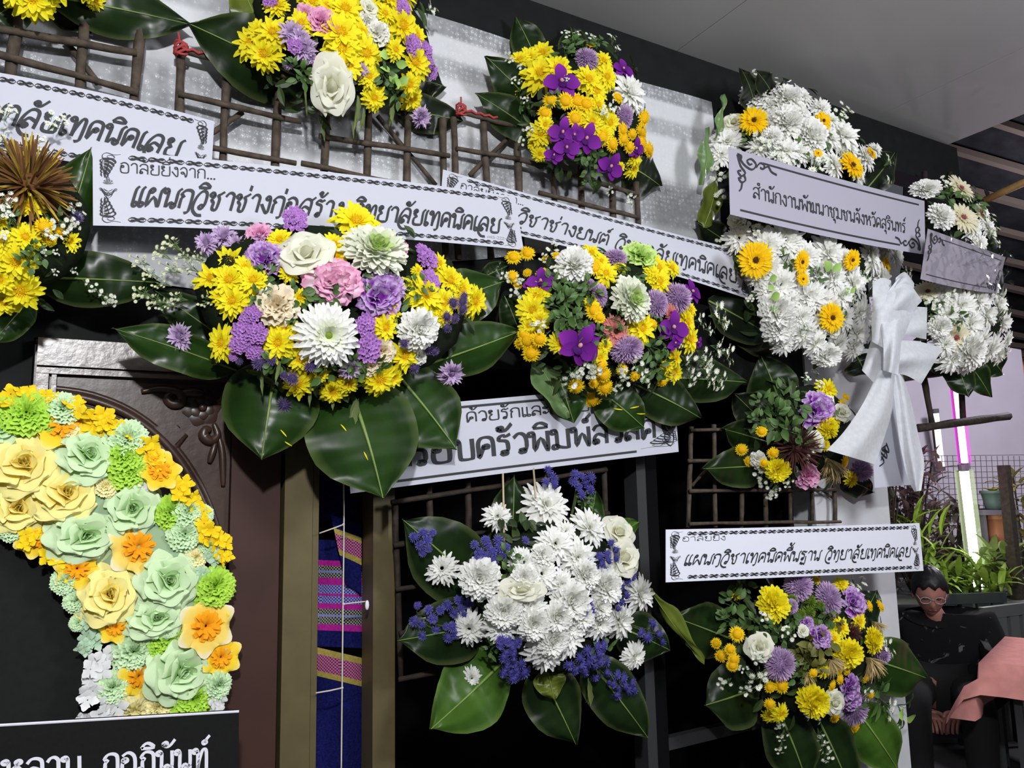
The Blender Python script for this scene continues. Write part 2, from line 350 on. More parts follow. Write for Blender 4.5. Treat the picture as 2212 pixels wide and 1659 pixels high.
# ------------------------------------------------------------------ flower heads, radius 1, facing +Z
RND = random.random; RU = random.uniform
SPAT = [.35, .8, 1, .85, .25]; LANC = [.5, .95, .9, .55, .05]; BROAD = [.4, .85, 1.0, .8, .3]; TUBE = [.8, 1, .9, .5]; ROUND = [.35, .9, 1.05, .85, .25]
def mul(c, k): return tuple(min(1, x * k) for x in c)
def vary(c, k=.12): f = 1 + RU(-k, k); return tuple(min(1, x * f) for x in c)
def f_mum(c0, c1, cc, rings=((17, .0, .98, -.12), (15, .05, .85, .18), (12, .1, .62, .5)), W=.26, curl=-.35, messy=.12):
    m = MB()
    for n, z, L, el in rings:
        o = RU(0, 6)
        for i in range(n):
            m.petal(o + 2 * PI * i / n + RU(-.1, .1), .1, z, L * RU(.82, 1.05) - .1, W * RU(.8, 1.15), el + RU(-messy, messy) * 2, curl * RU(.4, 1.5), SPAT, c0, vary(c1, .08), cup=.5, jit=.03)
    k = MB()
    if cc:
        k.blob((0, 0, .12), .2, cc, 8, 5, (1, 1, .6), .08)
        for i in range(26):
            a = i * 2.4; r = .2 * math.sqrt(i / 26); k.petal(a, r, .18, .12, .06, 1.1, 0, [.8, 1, .3], cc, mul(cc, 1.15))
    return m, k
def f_pom(c0, c1, cc, n=120, W=.3, L=.5, curl=-.55, zs=.85, jag=.1, prof=SPAT, gc=None):
    m = MB()
    m.blob((0, 0, .1), .55, mul(c0, .8), 8, 5, (1, 1, .75))
    for i in range(n):
        u = (i + .5) / n; el = PI / 2 - math.acos(1 - u * 1.12) ; a = i * 2.39996 + RU(-.12, .12)
        el = max(-.25, el) + RU(-jag, jag); rr = .45
        p = (rr * math.cos(el), .1 + rr * math.sin(el) * zs)
        tip = c1 if gc is None or u > .14 else gc
        m.petal(a, p[0] * .75, p[1] * .8, L * RU(.85, 1.12) * (1 if el < 1.0 else .8), W * RU(.8, 1.15), el + .25, curl * RU(.3, 1.3), prof, c0 if gc is None or u > .2 else gc, vary(tip, .05), cup=.55, jit=.03)
    k = MB()
    if cc: k.blob((0, 0, .5), .12, cc, 8, 5, (1, 1, .5), .1)
    return m, k
def f_open(c0, c1, cc, gc):           # wide open white chrysanthemum with a green eye
    m = MB()
    for n, z, L, el in ((26, 0, 1, -.1), (24, .05, .93, .1), (22, .1, .8, .3), (18, .15, .62, .55), (14, .2, .42, .85)):
        o = RU(0, 6)
        for i in range(n): m.petal(o + 2 * PI * i / n + RU(-.06, .06), .08, z, (L - .08) * RU(.9, 1.05), .24 * RU(.85, 1.1), el + RU(-.08, .08), -.1 * RU(0, 2) , SPAT, c0 if L > .7 else gc, c1, cup=.5, jit=.02)
    k = MB(); k.blob((0, 0, .2), .13, cc, 8, 5, (1, 1, .7), .1); return m, k
def f_carn(c0, c1, ce, n=34, flat=.7, alt=None):
    m = MB(); m.blob((0, 0, -.1), .5, mul(c0, .7), 8, 5, (1, 1, .8))
    for i in range(n):
        u = (i + .5) / n; el = 1.45 - 1.5 * u; a = i * 2.39996 + RU(-.2, .2)
        m.fan(a, .06 + .16 * u, .08, (.55 + .36 * u) * RU(.85, 1.05), .75 * RU(.8, 1.1), el + RU(-.12, .12), -.25, c0, *((vary(c1, .08), ce) if alt is None or i % 5 < 2 else alt), ruf=.13, na=6, zig=.035)
    return m, MB()
def f_rose(c0, c1, gc=None, n=15, op=1.0):
    m = MB(); m.blob((0, 0, .12), .3, mul(c0, .8), 8, 5, (1, 1, 1.4))
    for i in range(n):
        u = i / (n - 1); a = i * 2.39996; r0 = .05 + .2 * u
        el = 1.5 - .95 * u * op; L = .55 + .45 * u
        m.fan(a, r0, -.05, L, .5 + 1.25 * u, el, -.35 - .85 * u, c0, vary(c1, .04), c1, ruf=.05, na=8, zig=.0, rows=5)
    return m, MB()
def f_statice(c0, c1):
    m = MB(); m.blob((0, 0, 0), .6, srgb(70, 80, 50), 7, 5, (1, 1, .6), .1)
    for i in range(34):
        a = i * 2.4; r = .88 * math.sqrt((i + .5) / 34); z = .5 * (1 - r * r) + RU(-.08, .1); cx, cy = r * math.cos(a), r * math.sin(a); k0 = len(m.v)
        c = vary(c1, .2)
        for j in range(5): m.petal(j * 2 * PI / 5 + a, .02, 0, .2, .22, .55 + RU(-.2, .3), -.2, [.4, 1, .9, .4], c0, c, cup=.2, jit=.02)
        m.v[k0:] = [(x + cx, y + cy, zz + z) for x, y, zz in m.v[k0:]]
    return m, MB()
def f_messy(c0, c1, n=78):
    m = MB(); m.blob((0, 0, 0), .35, mul(c0, .6), 7, 5)
    for i in range(n):
        u = i / n; m.petal(i * 2.4, .12, .05, RU(.5, .85), .3 * RU(.7, 1.2), 1.35 - 1.75 * u + RU(-.25, .25), -RU(.1, 1.2), LANC, vary(c0, .15), vary(c1, .12), cup=.5, twist=RU(-.9, .9), jit=.05)
    return m, MB()
def f_ball(c0, c1, n=60, W=.12, L=.55):
    m = MB(); m.blob((0, 0, .05), .55, c0, 8, 6, (1, 1, .8))
    for i in range(n):
        el = PI / 2 - math.acos(1 - (i + .5) / n * 1.35); m.petal(i * 2.4 + RU(-.1, .1), .45 * math.cos(el), .45 * math.sin(el), L * RU(.8, 1.1), W, el + RU(-.2, .2), RU(-.2, .2), [1, .9, .7, .15], c0, vary(c1, .18), cup=.3)
    return m, MB()
def f_button(c0, c1, cc):
    m = MB()
    for n, el, L in ((20, -.05, .98), (18, .2, .85)):
        for i in range(n): m.petal(2 * PI * i / n + RU(-.08, .08), .3, .02, (L - .3) * RU(.85, 1.05), .22, el + RU(-.15, .15), -.3, [.8, 1, .8, .2], c0, c1, cup=.4)
    k = MB(); k.blob((0, 0, .1), .56, cc, 10, 6, (1, 1, .6), .05)
    for i in range(40):
        a = i * 2.4; r = .52 * math.sqrt(i / 40); k.petal(a, r, .1 + .3 * math.sqrt(max(0, 1 - (r / .56) ** 2)), .11, .07, 1.2, 0, [1, 1, .3], cc, mul(cc, 1.2))
    return m, k
def f_orchid(c0, c1, cc):
    m = MB()
    for a, W, L, e in ((PI / 2, .62, .95, .1), (PI / 2 + 2.45, .6, .95, 0), (PI / 2 - 2.45, .6, .95, 0), (PI + .12, .85, 1.0, .15), (-.12, .85, 1.0, .15)):
        m.petal(a + RU(-.12, .12), .05, .03, L, W, e + RU(-.1, .25), -.4 * RU(.2, 1.6), [.25, .8, 1.05, 1, .7, .15], mul(c0, .9), vary(c1, .1), cup=.18)
    k = MB()
    k.petal(-PI / 2, .02, .08, .5, .5, .9, -1.4, [.4, .9, 1, .5], mul(c0, .7), mul(c0, .6), cup=-.5); k.blob((0, 0, .16), .1, cc, 7, 5, (1, 1.3, 1))
    return m, k
def f_gerb(c0, c1, cc, n1=24):
    m = MB()
    for n, z, L, el in ((n1, 0, 1, .05), (n1 - 2, .04, .9, .2), (16, .08, .5, .5)):
        o = RU(0, 6)
        for i in range(n): m.petal(o + 2 * PI * i / n + RU(-.05, .05), .12, z, (L - .12) * RU(.9, 1.05), .24, el + RU(-.06, .1), -.2 * RU(0, 2), [.5, .85, 1, .8, .25], c0, vary(c1, .06), cup=.35)
    k = MB(); k.blob((0, 0, .08), .17, cc, 9, 5, (1, 1, .5), .1)
    for i in range(24): k.petal(i * 2.4, .17 * math.sqrt(i / 24), .13, .09, .05, 1.2, 0, [1, 1, .3], cc, mul(cc, 1.4))
    return m, k
def f_spider(cs, n=110, W=.055):
    m = MB(); m.blob((0, 0, 0), .25, cs[0], 7, 5)
    for i in range(n):
        u = (i + .5) / n; el = PI / 2 - math.acos(1 - u * 1.05); c = random.choice(cs)
        m.petal(i * 2.4 + RU(-.15, .15), .12, 0, RU(.72, .95), W * RU(.8, 1.2), max(-.3, el) + RU(-.12, .12), RU(-.4, .25), [.9, 1, 1, .9, .4], c, mul(random.choice(cs), 1.15), cup=.8)
    return m, MB()
def f_tassel(c0, c1):
    m = MB()
    for i in range(70):
        a = -PI / 2 + RU(-.75, .75); m.petal(a, RU(0, .25), RU(-.1, .3), RU(.9, 1.7), .06, RU(.1, .8), -RU(.3, 1.2), [.7, 1, 1, .8, .3], vary(c0, .25), vary(c1, .25), cup=.7, twist=RU(-1, 1))
    return m, MB()
def put(m, k0, mtx): m.v[k0:] = [tuple(mtx @ Vector(p)) for p in m.v[k0:]]
def f_sprig(cp, cc, n=8, stemc=srgb(70, 92, 48), size=.3, leafy=True):
    m = MB()
    for i in range(n):
        a = RU(0, 2 * PI); r = math.sqrt(RND()) * .85; p = Vector((r * math.cos(a), r * math.sin(a), RU(0, .4)))
        m.tube(crv([(0, -1.25, -.35), (p.x * .35, -.5 + p.y * .4, p.z * .4 - .1), p], 6), .022, stemc, 4, False)
        nz = Vector((RU(-.6, .6), RU(-.4, .6), 1)).normalized(); mt = Matrix.Translation(p) @ nz.to_track_quat('Z', 'Y').to_matrix().to_4x4() @ Matrix.Scale(size * RU(.7, 1.15), 4)
        k0 = len(m.v); el = RU(-.1, .7)
        for j in range(11): m.petal(j * 2 * PI / 11, .2, 0, .78, .3, el + RU(-.2, .2), -.3, [.6, 1, .8, .3], cp, cp, cup=.2)
        m.blob((0, 0, .05), .27, cc, 6, 4, (1, 1, .7)); put(m, k0, mt)
    if leafy:
        for i in range(7):
            a = RU(0, 2 * PI); r = RND() * .8; k0 = len(m.v); m.petal(a, 0, 0, .35, .1, .3, -.4, [.3, 1, .8, .1], stemc, mul(stemc, 1.2), cup=.3); put(m, k0, Matrix.Translation((r * math.cos(a) * .6, r * math.sin(a) * .6 - .3, -.1)))
    return m, MB()
def f_leaflets(c0, c1, n=12, L=.6, W=.34):
    m = MB()
    for i in range(n):
        a = RU(0, 2 * PI); r = math.sqrt(RND()) * .7; k0 = len(m.v)
        m.petal(0, 0, 0, L * RU(.7, 1.3), W * RU(.8, 1.3), .2, -.5, [.15, .8, 1, .9, .5, .05], vary(c0, .2), vary(c1, .2), cup=.3)
        put(m, k0, Matrix.Translation((r * math.cos(a), r * math.sin(a), RU(-.1, .35))) @ Matrix.Rotation(a + RU(-.8, .8), 4, 'Z') @ Matrix.Rotation(RU(-.6, .6), 4, 'X') @ Matrix.Rotation(RU(-.5, .5), 4, 'Y'))
        m.tube([(0, -1, -.3), (r * math.cos(a) * .6, r * math.sin(a) * .6, -.05), (r * math.cos(a), r * math.sin(a), .1)], .02, c0, 4, False)
    return m, MB()
def f_wilt(c0, c1):
    m = MB()
    for i in range(3):
        k0 = len(m.v); m.petal(-PI / 2 + RU(-.25, .25), -.8, .1 * i, 1.9, .75 * RU(.7, 1), RU(-.1, .3), RU(-.4, .3), [.1, .6, 1, .8, 1, .7, .3, .02], vary(c0, .15), vary(c1, .15), cup=RU(.5, 1), twist=RU(-1.6, 1.6), jit=.1)
    return m, MB()
def f_paprose(c0, c1):
    m = MB(); q0 = RU(0, 6)
    for n, r0, L, W, el, cu, z, tw in ((5, .16, .86, 1.2, .2, -.75, -.06, .26), (5, .16, .76, 1.08, .42, -.8, .02, .26), (5, .14, .62, .92, .68, -.7, .08, .24), (4, .1, .5, .8, 1.0, -.55, .1, .22), (3, .06, .4, .62, 1.3, -.3, .1, .2), (2, .03, .32, .36, 1.5, -.1, .1, .2)):
        q0 += .62
        for i in range(n):
            a = q0 + 2 * PI * i / n + RU(-.08, .08); k0 = len(m.v)
            m.fan(a, r0, z, L * RU(.94, 1.04), W, el + RU(-.05, .05), cu, c0, vary(c1, .03), c1, ruf=.03, na=8, zig=0, rows=6)
            put(m, k0, Matrix.Translation((math.cos(a) * r0, math.sin(a) * r0, z)) @ Matrix.Rotation(tw, 4, Vector((math.cos(a), math.sin(a), .25))) @ Matrix.Translation((-math.cos(a) * r0, -math.sin(a) * r0, -z)))
    k = MB(); R = []
    for i in range(26):
        r = .15 * (1 - i / 28); p = (r * math.cos(i * .55), r * math.sin(i * .55)); R.append([k.add((*p, .12), c0), k.add((p[0] * 1.1, p[1] * 1.1, .4), c1)])
    k.grid(R); return m, k
def f_papcarn(c0, c1, layers=6):
    m = MB()
    for j in range(layers):
        u = j / (layers - 1); n = 7 - j // 2; o = RU(0, 6); L = 1 - .55 * u; el = .1 + 1.0 * u
        for i in range(n): m.fan(o + 2 * PI * i / n, .05, .03 * j, L - .05, 1.0 * L, el + RU(-.1, .1), -.15, mul(c0, .92), vary(c1, .06), c1, ruf=.1, na=10, zig=.045, rows=3)
    return m, MB()
def f_paphib(c0, c1, ce, cs):
    m = MB(); o = RU(0, 6)
    for i in range(6): m.fan(o + 2 * PI * i / 6, .08, .01 * (i % 2), .95, .98, .28 + RU(-.08, .08), -.3, c0, c1, ce, ruf=.035, na=6, zig=.0, rows=4)
    k = MB()
    for n, L, el in ((9, .5, .75), (8, .45, 1.05), (6, .34, 1.3)):
        q = RU(0, 6)
        for i in range(n): k.petal(q + 2 * PI * i / n, .04, .05, L, .16, el, -1.3, [.8, 1, 1, 1, .9], cs, mul(cs, 1.1), cup=.15)
    return m, k
def f_paphyd(c0, c1, n=5):
    m = MB()
    for i in range(n):
        a = i * 2.4; r = .5 * math.sqrt(i / n); k0 = len(m.v); c = vary(c1, .06)
        for j in range(4): m.fan(j * PI / 2, .03, 0, .54, .52, .2 + RU(-.05, .1), -.3, c0, c, c, ruf=.02, na=4, zig=0, rows=3)
        put(m, k0, Matrix.Translation((r * math.cos(a), r * math.sin(a), RU(0, .25))) @ Matrix.Rotation(RU(-.5, .5), 4, 'X') @ Matrix.Rotation(RU(-.5, .5), 4, 'Y') @ Matrix.Rotation(RU(0, 2), 4, 'Z'))
    return m, MB()
YL, YD = srgb(252, 242, 48), srgb(246, 226, 18)
WH, WC = srgb(250, 250, 248), srgb(242, 244, 232)
LI, LD = srgb(206, 184, 220), srgb(182, 152, 198)
ORB = srgb(255, 208, 26)
KIND = {
 'ym': ('yellow_chrysanthemum', lambda: f_mum(YD, YL, srgb(232, 192, 20)), 4),
 'yp': ('yellow_pompon', lambda: f_pom(YD, YL, None, 110, .26, .5), 3),
 'yb': ('yellow_button_flower', lambda: f_button(YD, srgb(253, 216, 22), ORB), 3),
 'wm': ('white_chrysanthemum', lambda: f_mum(WC, WH, None, ((22, 0, 1, -.15), (20, .05, .9, .12), (17, .1, .75, .42), (13, .15, .55, .8), (7, .2, .35, 1.2)), .21, -.35), 4),
 'wp': ('white_pompon', lambda: f_pom(WC, WH, None, 130, .27, .5), 3),
 'wo': ('open_white_chrysanthemum', lambda: f_open(WC, WH, srgb(130, 160, 60), srgb(222, 232, 176)), 1),
 'wg': ('white_pompon', lambda: f_pom(WC, srgb(240, 244, 226), None, 150, .24, .5, gc=srgb(205, 226, 150)), 2),
 'pw': ('pink_edged_carnation', lambda: f_carn(srgb(246, 170, 210), srgb(252, 238, 244), srgb(238, 140, 194)), 1),
 'vw': ('purple_edged_carnation', lambda: f_carn(srgb(138, 48, 170), srgb(238, 226, 246), srgb(150, 60, 182), alt=(srgb(156, 66, 188), srgb(228, 206, 238))), 3),
 'cc': ('cream_carnation', lambda: f_carn(srgb(226, 204, 160), srgb(248, 236, 208), srgb(248, 238, 214)), 2),
 'pk': ('pink_carnation', lambda: f_carn(srgb(226, 130, 186), srgb(240, 178, 214), srgb(244, 190, 220)), 2),
 'lc': ('lime_carnation', lambda: f_carn(srgb(170, 206, 96), srgb(208, 236, 140), srgb(220, 244, 160)), 1),
 'wc': ('white_carnation', lambda: f_carn(WC, srgb(238, 238, 226), WH), 2),
 'rw': ('white_rose', lambda: f_rose(srgb(222, 222, 186), srgb(242, 242, 226)), 3),
 'st': ('statice_cluster', lambda: f_statice(srgb(168, 112, 194), srgb(206, 152, 224)), 3),
 'lm': ('lilac_daisy', lambda: f_messy(LD, srgb(222, 200, 232)), 3),
 'lp': ('lilac_pompon', lambda: f_ball(srgb(172, 142, 186), srgb(214, 188, 222), 330, .1, .34), 3),
 'db': ('violet_aster', lambda: f_ball(srgb(84, 70, 116), srgb(136, 116, 172), 60, .1, .5), 3),
 'bl': ('blue_ageratum', lambda: f_ball(srgb(84, 80, 160), srgb(128, 124, 208), 46, .16, .55), 3),
 'or': ('purple_orchid', lambda: f_orchid(srgb(96, 22, 130), srgb(146, 44, 178), srgb(230, 170, 170)), 4),
 'gy': ('yellow_gerbera', lambda: f_gerb(srgb(252, 206, 12), srgb(255, 216, 20), srgb(96, 62, 22)), 2),
 'gc': ('cream_gerbera', lambda: f_gerb(srgb(230, 220, 180), srgb(238, 234, 210), srgb(160, 90, 92)), 2),
 'gp': ('salmon_gerbera', lambda: f_gerb(srgb(206, 120, 110), srgb(222, 146, 138), srgb(70, 50, 30)), 1),
 'as': ('aster_sprig', lambda: f_sprig(srgb(232, 236, 226), srgb(206, 206, 120)), 5),
 'ag': ('aster_bud_sprig', lambda: f_sprig(srgb(216, 222, 186), srgb(190, 196, 110), 9, srgb(96, 116, 64), .21), 3),
 'gl': ('green_leaflets', lambda: f_leaflets(srgb(52, 78, 36), srgb(84, 116, 54)), 4),
 'go': ('olive_leaflets', lambda: f_leaflets(srgb(78, 80, 30), srgb(112, 112, 48), 12), 2),
 'll': ('pale_leaf', lambda: f_leaflets(srgb(124, 160, 74), srgb(160, 194, 104), 2, 1.3, .9), 3),
 'gw': ('wilted_leaf', lambda: f_wilt(srgb(96, 112, 66), srgb(142, 156, 98)), 3),
 'bs': ('bronze_spider_chrysanthemum', lambda: f_spider([srgb(120, 84, 52), srgb(136, 98, 56), srgb(190, 168, 56), srgb(104, 72, 50)], 150), 1),
 'rs': ('dark_red_spider_chrysanthemum', lambda: f_spider([srgb(84, 48, 48), srgb(104, 62, 56), srgb(70, 44, 44)], 110), 1),
 'ta': ('straw_tassel', lambda: f_tassel(srgb(150, 128, 80), srgb(196, 174, 120)), 3),
 'gb': ('green_button_flower', lambda: f_ball(srgb(88, 116, 30), srgb(128, 156, 50), 70, .18, .5), 2),
 'PY': ('yellow_paper_rose', lambda: f_paprose(srgb(254, 228, 112), srgb(255, 244, 158)), 2),
 'PG': ('mint_paper_rose', lambda: f_paprose(srgb(188, 224, 160), srgb(216, 240, 194)), 3),
 'PL': ('lime_paper_carnation', lambda: f_papcarn(srgb(160, 210, 50), srgb(188, 230, 86)), 3),
 'PM': ('mint_paper_carnation', lambda: f_papcarn(srgb(190, 226, 166), srgb(216, 242, 198)), 3),
 'PH': ('yellow_paper_hibiscus', lambda: f_paphib(srgb(252, 196, 12), srgb(252, 220, 60), srgb(250, 232, 150), srgb(244, 168, 24)), 3),
 'PW': ('white_and_yellow_paper_hibiscus', lambda: f_paphib(srgb(252, 196, 20), srgb(250, 226, 120), srgb(246, 240, 226), srgb(244, 164, 24)), 2),
 'PP': ('yellow_paper_blossom', lambda: f_paphyd(srgb(246, 204, 16), srgb(250, 222, 40)), 3),
 'PV': ('white_paper_blossom', lambda: f_paphyd(srgb(226, 228, 226), srgb(240, 240, 240)), 2),
 'PT': ('mint_paper_blossom', lambda: f_paphyd(srgb(180, 214, 176), srgb(202, 230, 200)), 2),
 'PC': ('cream_paper_blossom', lambda: f_papcarn(srgb(240, 226, 140), srgb(248, 240, 180), 4), 2),
}
GREENK = {'gl', 'go', 'll', 'gw', 'ta', 'as', 'ag'}
CACHE = {}
def variant(k):
    nm, fn, nv = KIND[k]
    i = random.randrange(nv)
    if (k, i) not in CACHE:
        st = random.getstate(); random.seed(hash_(k) + i * 77)
        a, b = fn(); random.setstate(st)
        mt = M['paperpetal'] if k[0] == 'P' else (M['green'] if k in GREENK else M['petal'])
        CACHE[(k, i)] = (a.mesh(nm, mt), b.mesh(nm + '_eye', mt) if b.v else None)
    return nm, CACHE[(k, i)]
def hash_(s): return sum(ord(c) * 31 ** i for i, c in enumerate(s))
CENTRE = {'or': 'lip', 'ym': 'centre', 'yb': 'centre', 'wo': 'centre', 'gy': 'centre', 'gc': 'centre', 'gp': 'centre', 'PY': 'bud', 'PG': 'bud', 'PH': 'stamens', 'PW': 'stamens'}
GROW = {'ym': 1.25, 'yp': 1.1, 'wm': 1.17, 'wp': 1.1, 'lm': 1.3, 'lp': 1.15, 'vw': 1.15, 'pw': 1.1, 'cc': 1.12, 'pk': 1.15, 'st': 1.12, 'yb': 1.12, 'gy': 1.1, 'bl': 1.1, 'or': 1.1, 'PP': 1.25, 'PM': 1.1, 'PL': 1.12, 'PH': 1.1, 'PW': 1.08, 'PY': 1.08, 'PG': 1.08, 'PV': 1.05, 'PT': 1.05, 'as': 1.1, 'bs': 1.05}
def flower(root, k, px, py, r, ry, y, n, up=None):
    nm, (me, ce_) = variant(k)
    gk = GROW.get(k, 1.06); p = at(px, py, y); s = gk * r * mpp(p); sy = gk * ry * mpp(p)
    n = n.normalized()
    if up is None: up = Vector((0, 0, 1))
    x = up.cross(n); x = x.normalized() if x.length > .05 else Vector((1, 0, 0)); yv = n.cross(x)
    rot = Matrix((( x.x, yv.x, n.x, 0), (x.y, yv.y, n.y, 0), (x.z, yv.z, n.z, 0), (0, 0, 0, 1)))
    # the head stretches along the photo's axes; wide heads get a spin as well
    if abs(s - sy) < .1 * s and k not in ('as', 'ag', 'gl', 'go', 'll', 'gw', 'ta', 'or'): rot = rot @ Matrix.Rotation(RU(0, 6.28), 4, 'Z')
    if k == 'or': rot = rot @ Matrix.Rotation(RU(-.5, .5), 4, 'Z')
    sx = s / max(.62, abs(n.dot((CAM - p).normalized())) ** .5)
    mw = Matrix.Translation(p) @ rot @ Matrix.Diagonal((sx, sy, (s + sy) * .5, 1))
    o = bpy.data.objects.new(nm, me); COL.objects.link(o); o.parent = root; o.matrix_basis = PW[root.name].inverted() @ mw
    if ce_:
        c = bpy.data.objects.new(CENTRE.get(k, 'centre'), ce_); COL.objects.link(c); c.parent = o
    return o
LC = {'d': (srgb(21, 36, 14), srgb(26, 43, 17)), 'm': (srgb(27, 49, 15), srgb(34, 59, 19)), 'b': (srgb(52, 82, 26), srgb(64, 96, 32)), 'o': (srgb(84, 98, 32), srgb(96, 108, 40)), 'g': (srgb(92, 120, 72), srgb(104, 132, 84)), 'k': (srgb(20, 28, 18), srgb(25, 33, 22))}
LP = [(0, .14), (.07, .46), (.18, .78), (.32, .96), (.47, 1), (.62, .92), (.74, .74), (.83, .52), (.89, .34), (.935, .19), (.97, .08), (1, .0)]
def leaf(root, bx, by, tx, ty, wpx, y0, y1, st='m', bend=.06, roll=0, fold=.16, curl=0, wave=.012, name='leaf', midrib=True, flat=0):
    A, T = at(bx, by, y0), at(tx, ty, y1); ax = T - A; L = ax.length; ax.normalize()
    wm = wpx * mpp((A + T) / 2) * .5
    n0 = Vector((0, -1, 0)) * .45 + (CAM - (A + T) / 2).normalized() * .55
    sd = ax.cross(n0).normalized(); nn = sd.cross(ax).normalized()
    if roll:
        q = Matrix.Rotation(math.radians(roll), 3, ax); sd = q @ sd; nn = q @ nn
    c0, c1 = LC[st]; rim = tuple(c1[i] * .86 + srgb(150, 160, 100)[i] * .14 for i in range(3)); rib = tuple(c1[i] * .45 + srgb(150, 176, 96)[i] * .55 for i in range(3))
    m = MB(); m.hasl = True; rows = []; NS = 10; mid = []
    ph = RU(0, 6)
    T2 = [LP[0][0]];
    ts = []
    for (ta, wa), (tb, wb) in zip(LP, LP[1:]): ts += [(ta, wa), ((ta + tb) / 2, (wa + wb) / 2 + .012 * (1 if ta < .6 else 0))]
    ts.append(LP[-1])
    def pos(t, s_, wv):
        h = wv * wm; off = bend * L * math.sin(PI * min(1, t * .95)) - fold * h * abs(s_) * 1.0 + wave * math.sin(t * 11 + ph + 2 * s_) * abs(s_)
        off -= curl * h * s_ * s_ * (s_ if s_ > 0 else -s_) * .9
        return A + ax * (L * t) + sd * (h * s_ * (1 - .12 * abs(curl) * s_ * s_)) + nn * off
    for t, wv in ts:
        row = []
        for i in range(NS + 1):
            s_ = i / NS * 2 - 1
            c = c1 if abs(s_) < .5 else c0
            if abs(s_) > .99: c = rim
            row.append(m.add(pos(t, s_, wv), c, (s_ * .5, t * .5 + abs(s_) * .12, 0)))
        rows.append(row); mid.append(pos(t, 0, wv) + nn * .0006)
    m.grid(rows)
    inv = PW[root.name].inverted(); m.v = [tuple(inv @ Vector(p)) for p in m.v]
    o = bpy.data.objects.new(name, m.mesh(name, M['leaf'])); COL.objects.link(o); o.parent = root; PW[o.name] = PW[root.name].copy()
    if midrib:
        k = MB(); k.tube(mid, [.0026 * (1.25 - t) * max(.5, wm / .06) for t, _ in ts], rib, 5, False); part('midrib', k, M['leaf'], o, smooth=True)
        # the midrib keeps its own attribute-free vein factor
    return o
def toks(s):
    for t in s.split():
        q = [float(x) for x in t.split(',')]
        if len(q) == 3: q.append(q[2])
        yield q
def wreath(name, label, cat, c, R, yb, dome, data, leaves=(), fill=140, k=.75, rmin=.0, foam=True, group=None, fillc=(srgb(38, 54, 26), srgb(52, 70, 32))):
    base = at(c[0], c[1], yb); root = thing(name, label, cat, base)
    cx, cy = c; rx, ry = R
    pxm_ = mpp(base)
    def place(px, py):
        u, v = (px - cx) / rx, (py - cy) / ry; q = u * u + v * v
        d = dome * (math.sqrt(max(0, 1 - q)) if q < 1 else 0)
        if q > 1: u, v = u / math.sqrt(q), v / math.sqrt(q)
        return yb - d, u, v
    tocam = (CAM - base).normalized()
    if foam:
        m = MB(); m.blob(base + Vector((0, -dome * .3, 0)), 1, (1, 1, 1), 14, 8, (rx * pxm_ * .82 / .86, dome * .48, ry * pxm_ * .82)); part('foam_base', m, M['foam'], root, smooth=True)
    if fill:
        m = MB()
        for i in range(fill):
            a = RU(0, 6.28); q = math.sqrt(RND()) * .93; px, py = cx + rx * q * math.cos(a), cy + ry * q * math.sin(a); y, u, v = place(px, py)
            p = at(px, py, y + .025 + RU(-.01, .03)); k0 = len(m.v); L = RU(18, 46) * mpp(p); cA = vary(random.choice(fillc), .25)
            m.petal(0, 0, 0, L, L * RU(.3, .55), .1, -.4, [.2, .8, 1, .7, .05], cA, vary(cA, .2), cup=.3)
            nz = Vector((u * .9 + RU(-.6, .6), -1, -v * .9 + RU(-.6, .6))).normalized(); put(m, k0, Matrix.Translation(p) @ nz.to_track_quat('Z', 'Y').to_matrix().to_4x4() @ Matrix.Rotation(RU(0, 6.28), 4, 'Z'))
        part('foliage', m, M['green'], root, kind='stuff')
    for lf in leaves:
        a = list(lf); kw = a.pop() if isinstance(a[-1], dict) else {}
        leaf(root, a[0], a[1], a[2], a[3], a[4], yb + a[5], yb + a[6], a[7] if len(a) > 7 else 'm', **kw)
    for kd, s in data:
        if kd == 'bc':                    # clusters of blue ageratum balls on branching stems
            for px, py, nb, sp in toks(s):
                y, u, v = place(px, py); ctr = at(px, py, y - .02); st = MB(); bot = at(px + (cx - px) * .45, py + (cy - py) * .45, y + .02)
                for i in range(int(nb)):
                    a = i * 2.4 + RU(-.3, .3); q = math.sqrt((i + .5) / nb) * sp; qx, qy = px + q * math.cos(a), py + q * math.sin(a)
                    n = Vector((u * .8 + .5 * math.cos(a), -1, -v * .8 - .5 * math.sin(a))); yy = y - .028 - RU(0, .012); r = RU(8.5, 12.5)
                    flower(root, 'bl', qx, qy, r, r, yy, n); st.tube(crv([bot, ctr + (at(qx, qy, yy) - ctr) * .3 + Vector((0, .015, 0)), at(qx, qy, yy)], 6), .0016, srgb(70, 84, 44), 4, False)
                part('ageratum_stem', st, M['green'], root)
            continue
        for px, py, r, r2 in toks(s):
            y, u, v = place(px, py)
            n = Vector((u * k, -1, -v * k)) * .85 + tocam * .4 + Vector((RU(-.15, .15), 0, RU(-.15, .15)))
            up = None
            if kd in ('as', 'ag', 'gl', 'go', 'gw', 'll'):
                up = Vector((u, 0, -v)); up = up.normalized() if up.length > .15 else Vector((RU(-1, 1), 0, 1)).normalized()
            if kd in ('gw',): up = Vector((RU(-.2, .2), 0, 1))
            if kd == 'ta': up = Vector((-.4, 0, 1))
            extra = {'wo': -.03, 'wg': -.02, 'wp': -.012, 'rw': -.02, 'as': -.032, 'gl': -.012, 'st': -.012, 'db': -.03, 'or': -.022, 'gw': -.02, 'll': -.03, 'yb': -.012, 'gy': -.045}.get(kd, 0)
            flower(root, kd, px, py, r, r2, y + extra + RU(-.008, .008), n, up)
    return root

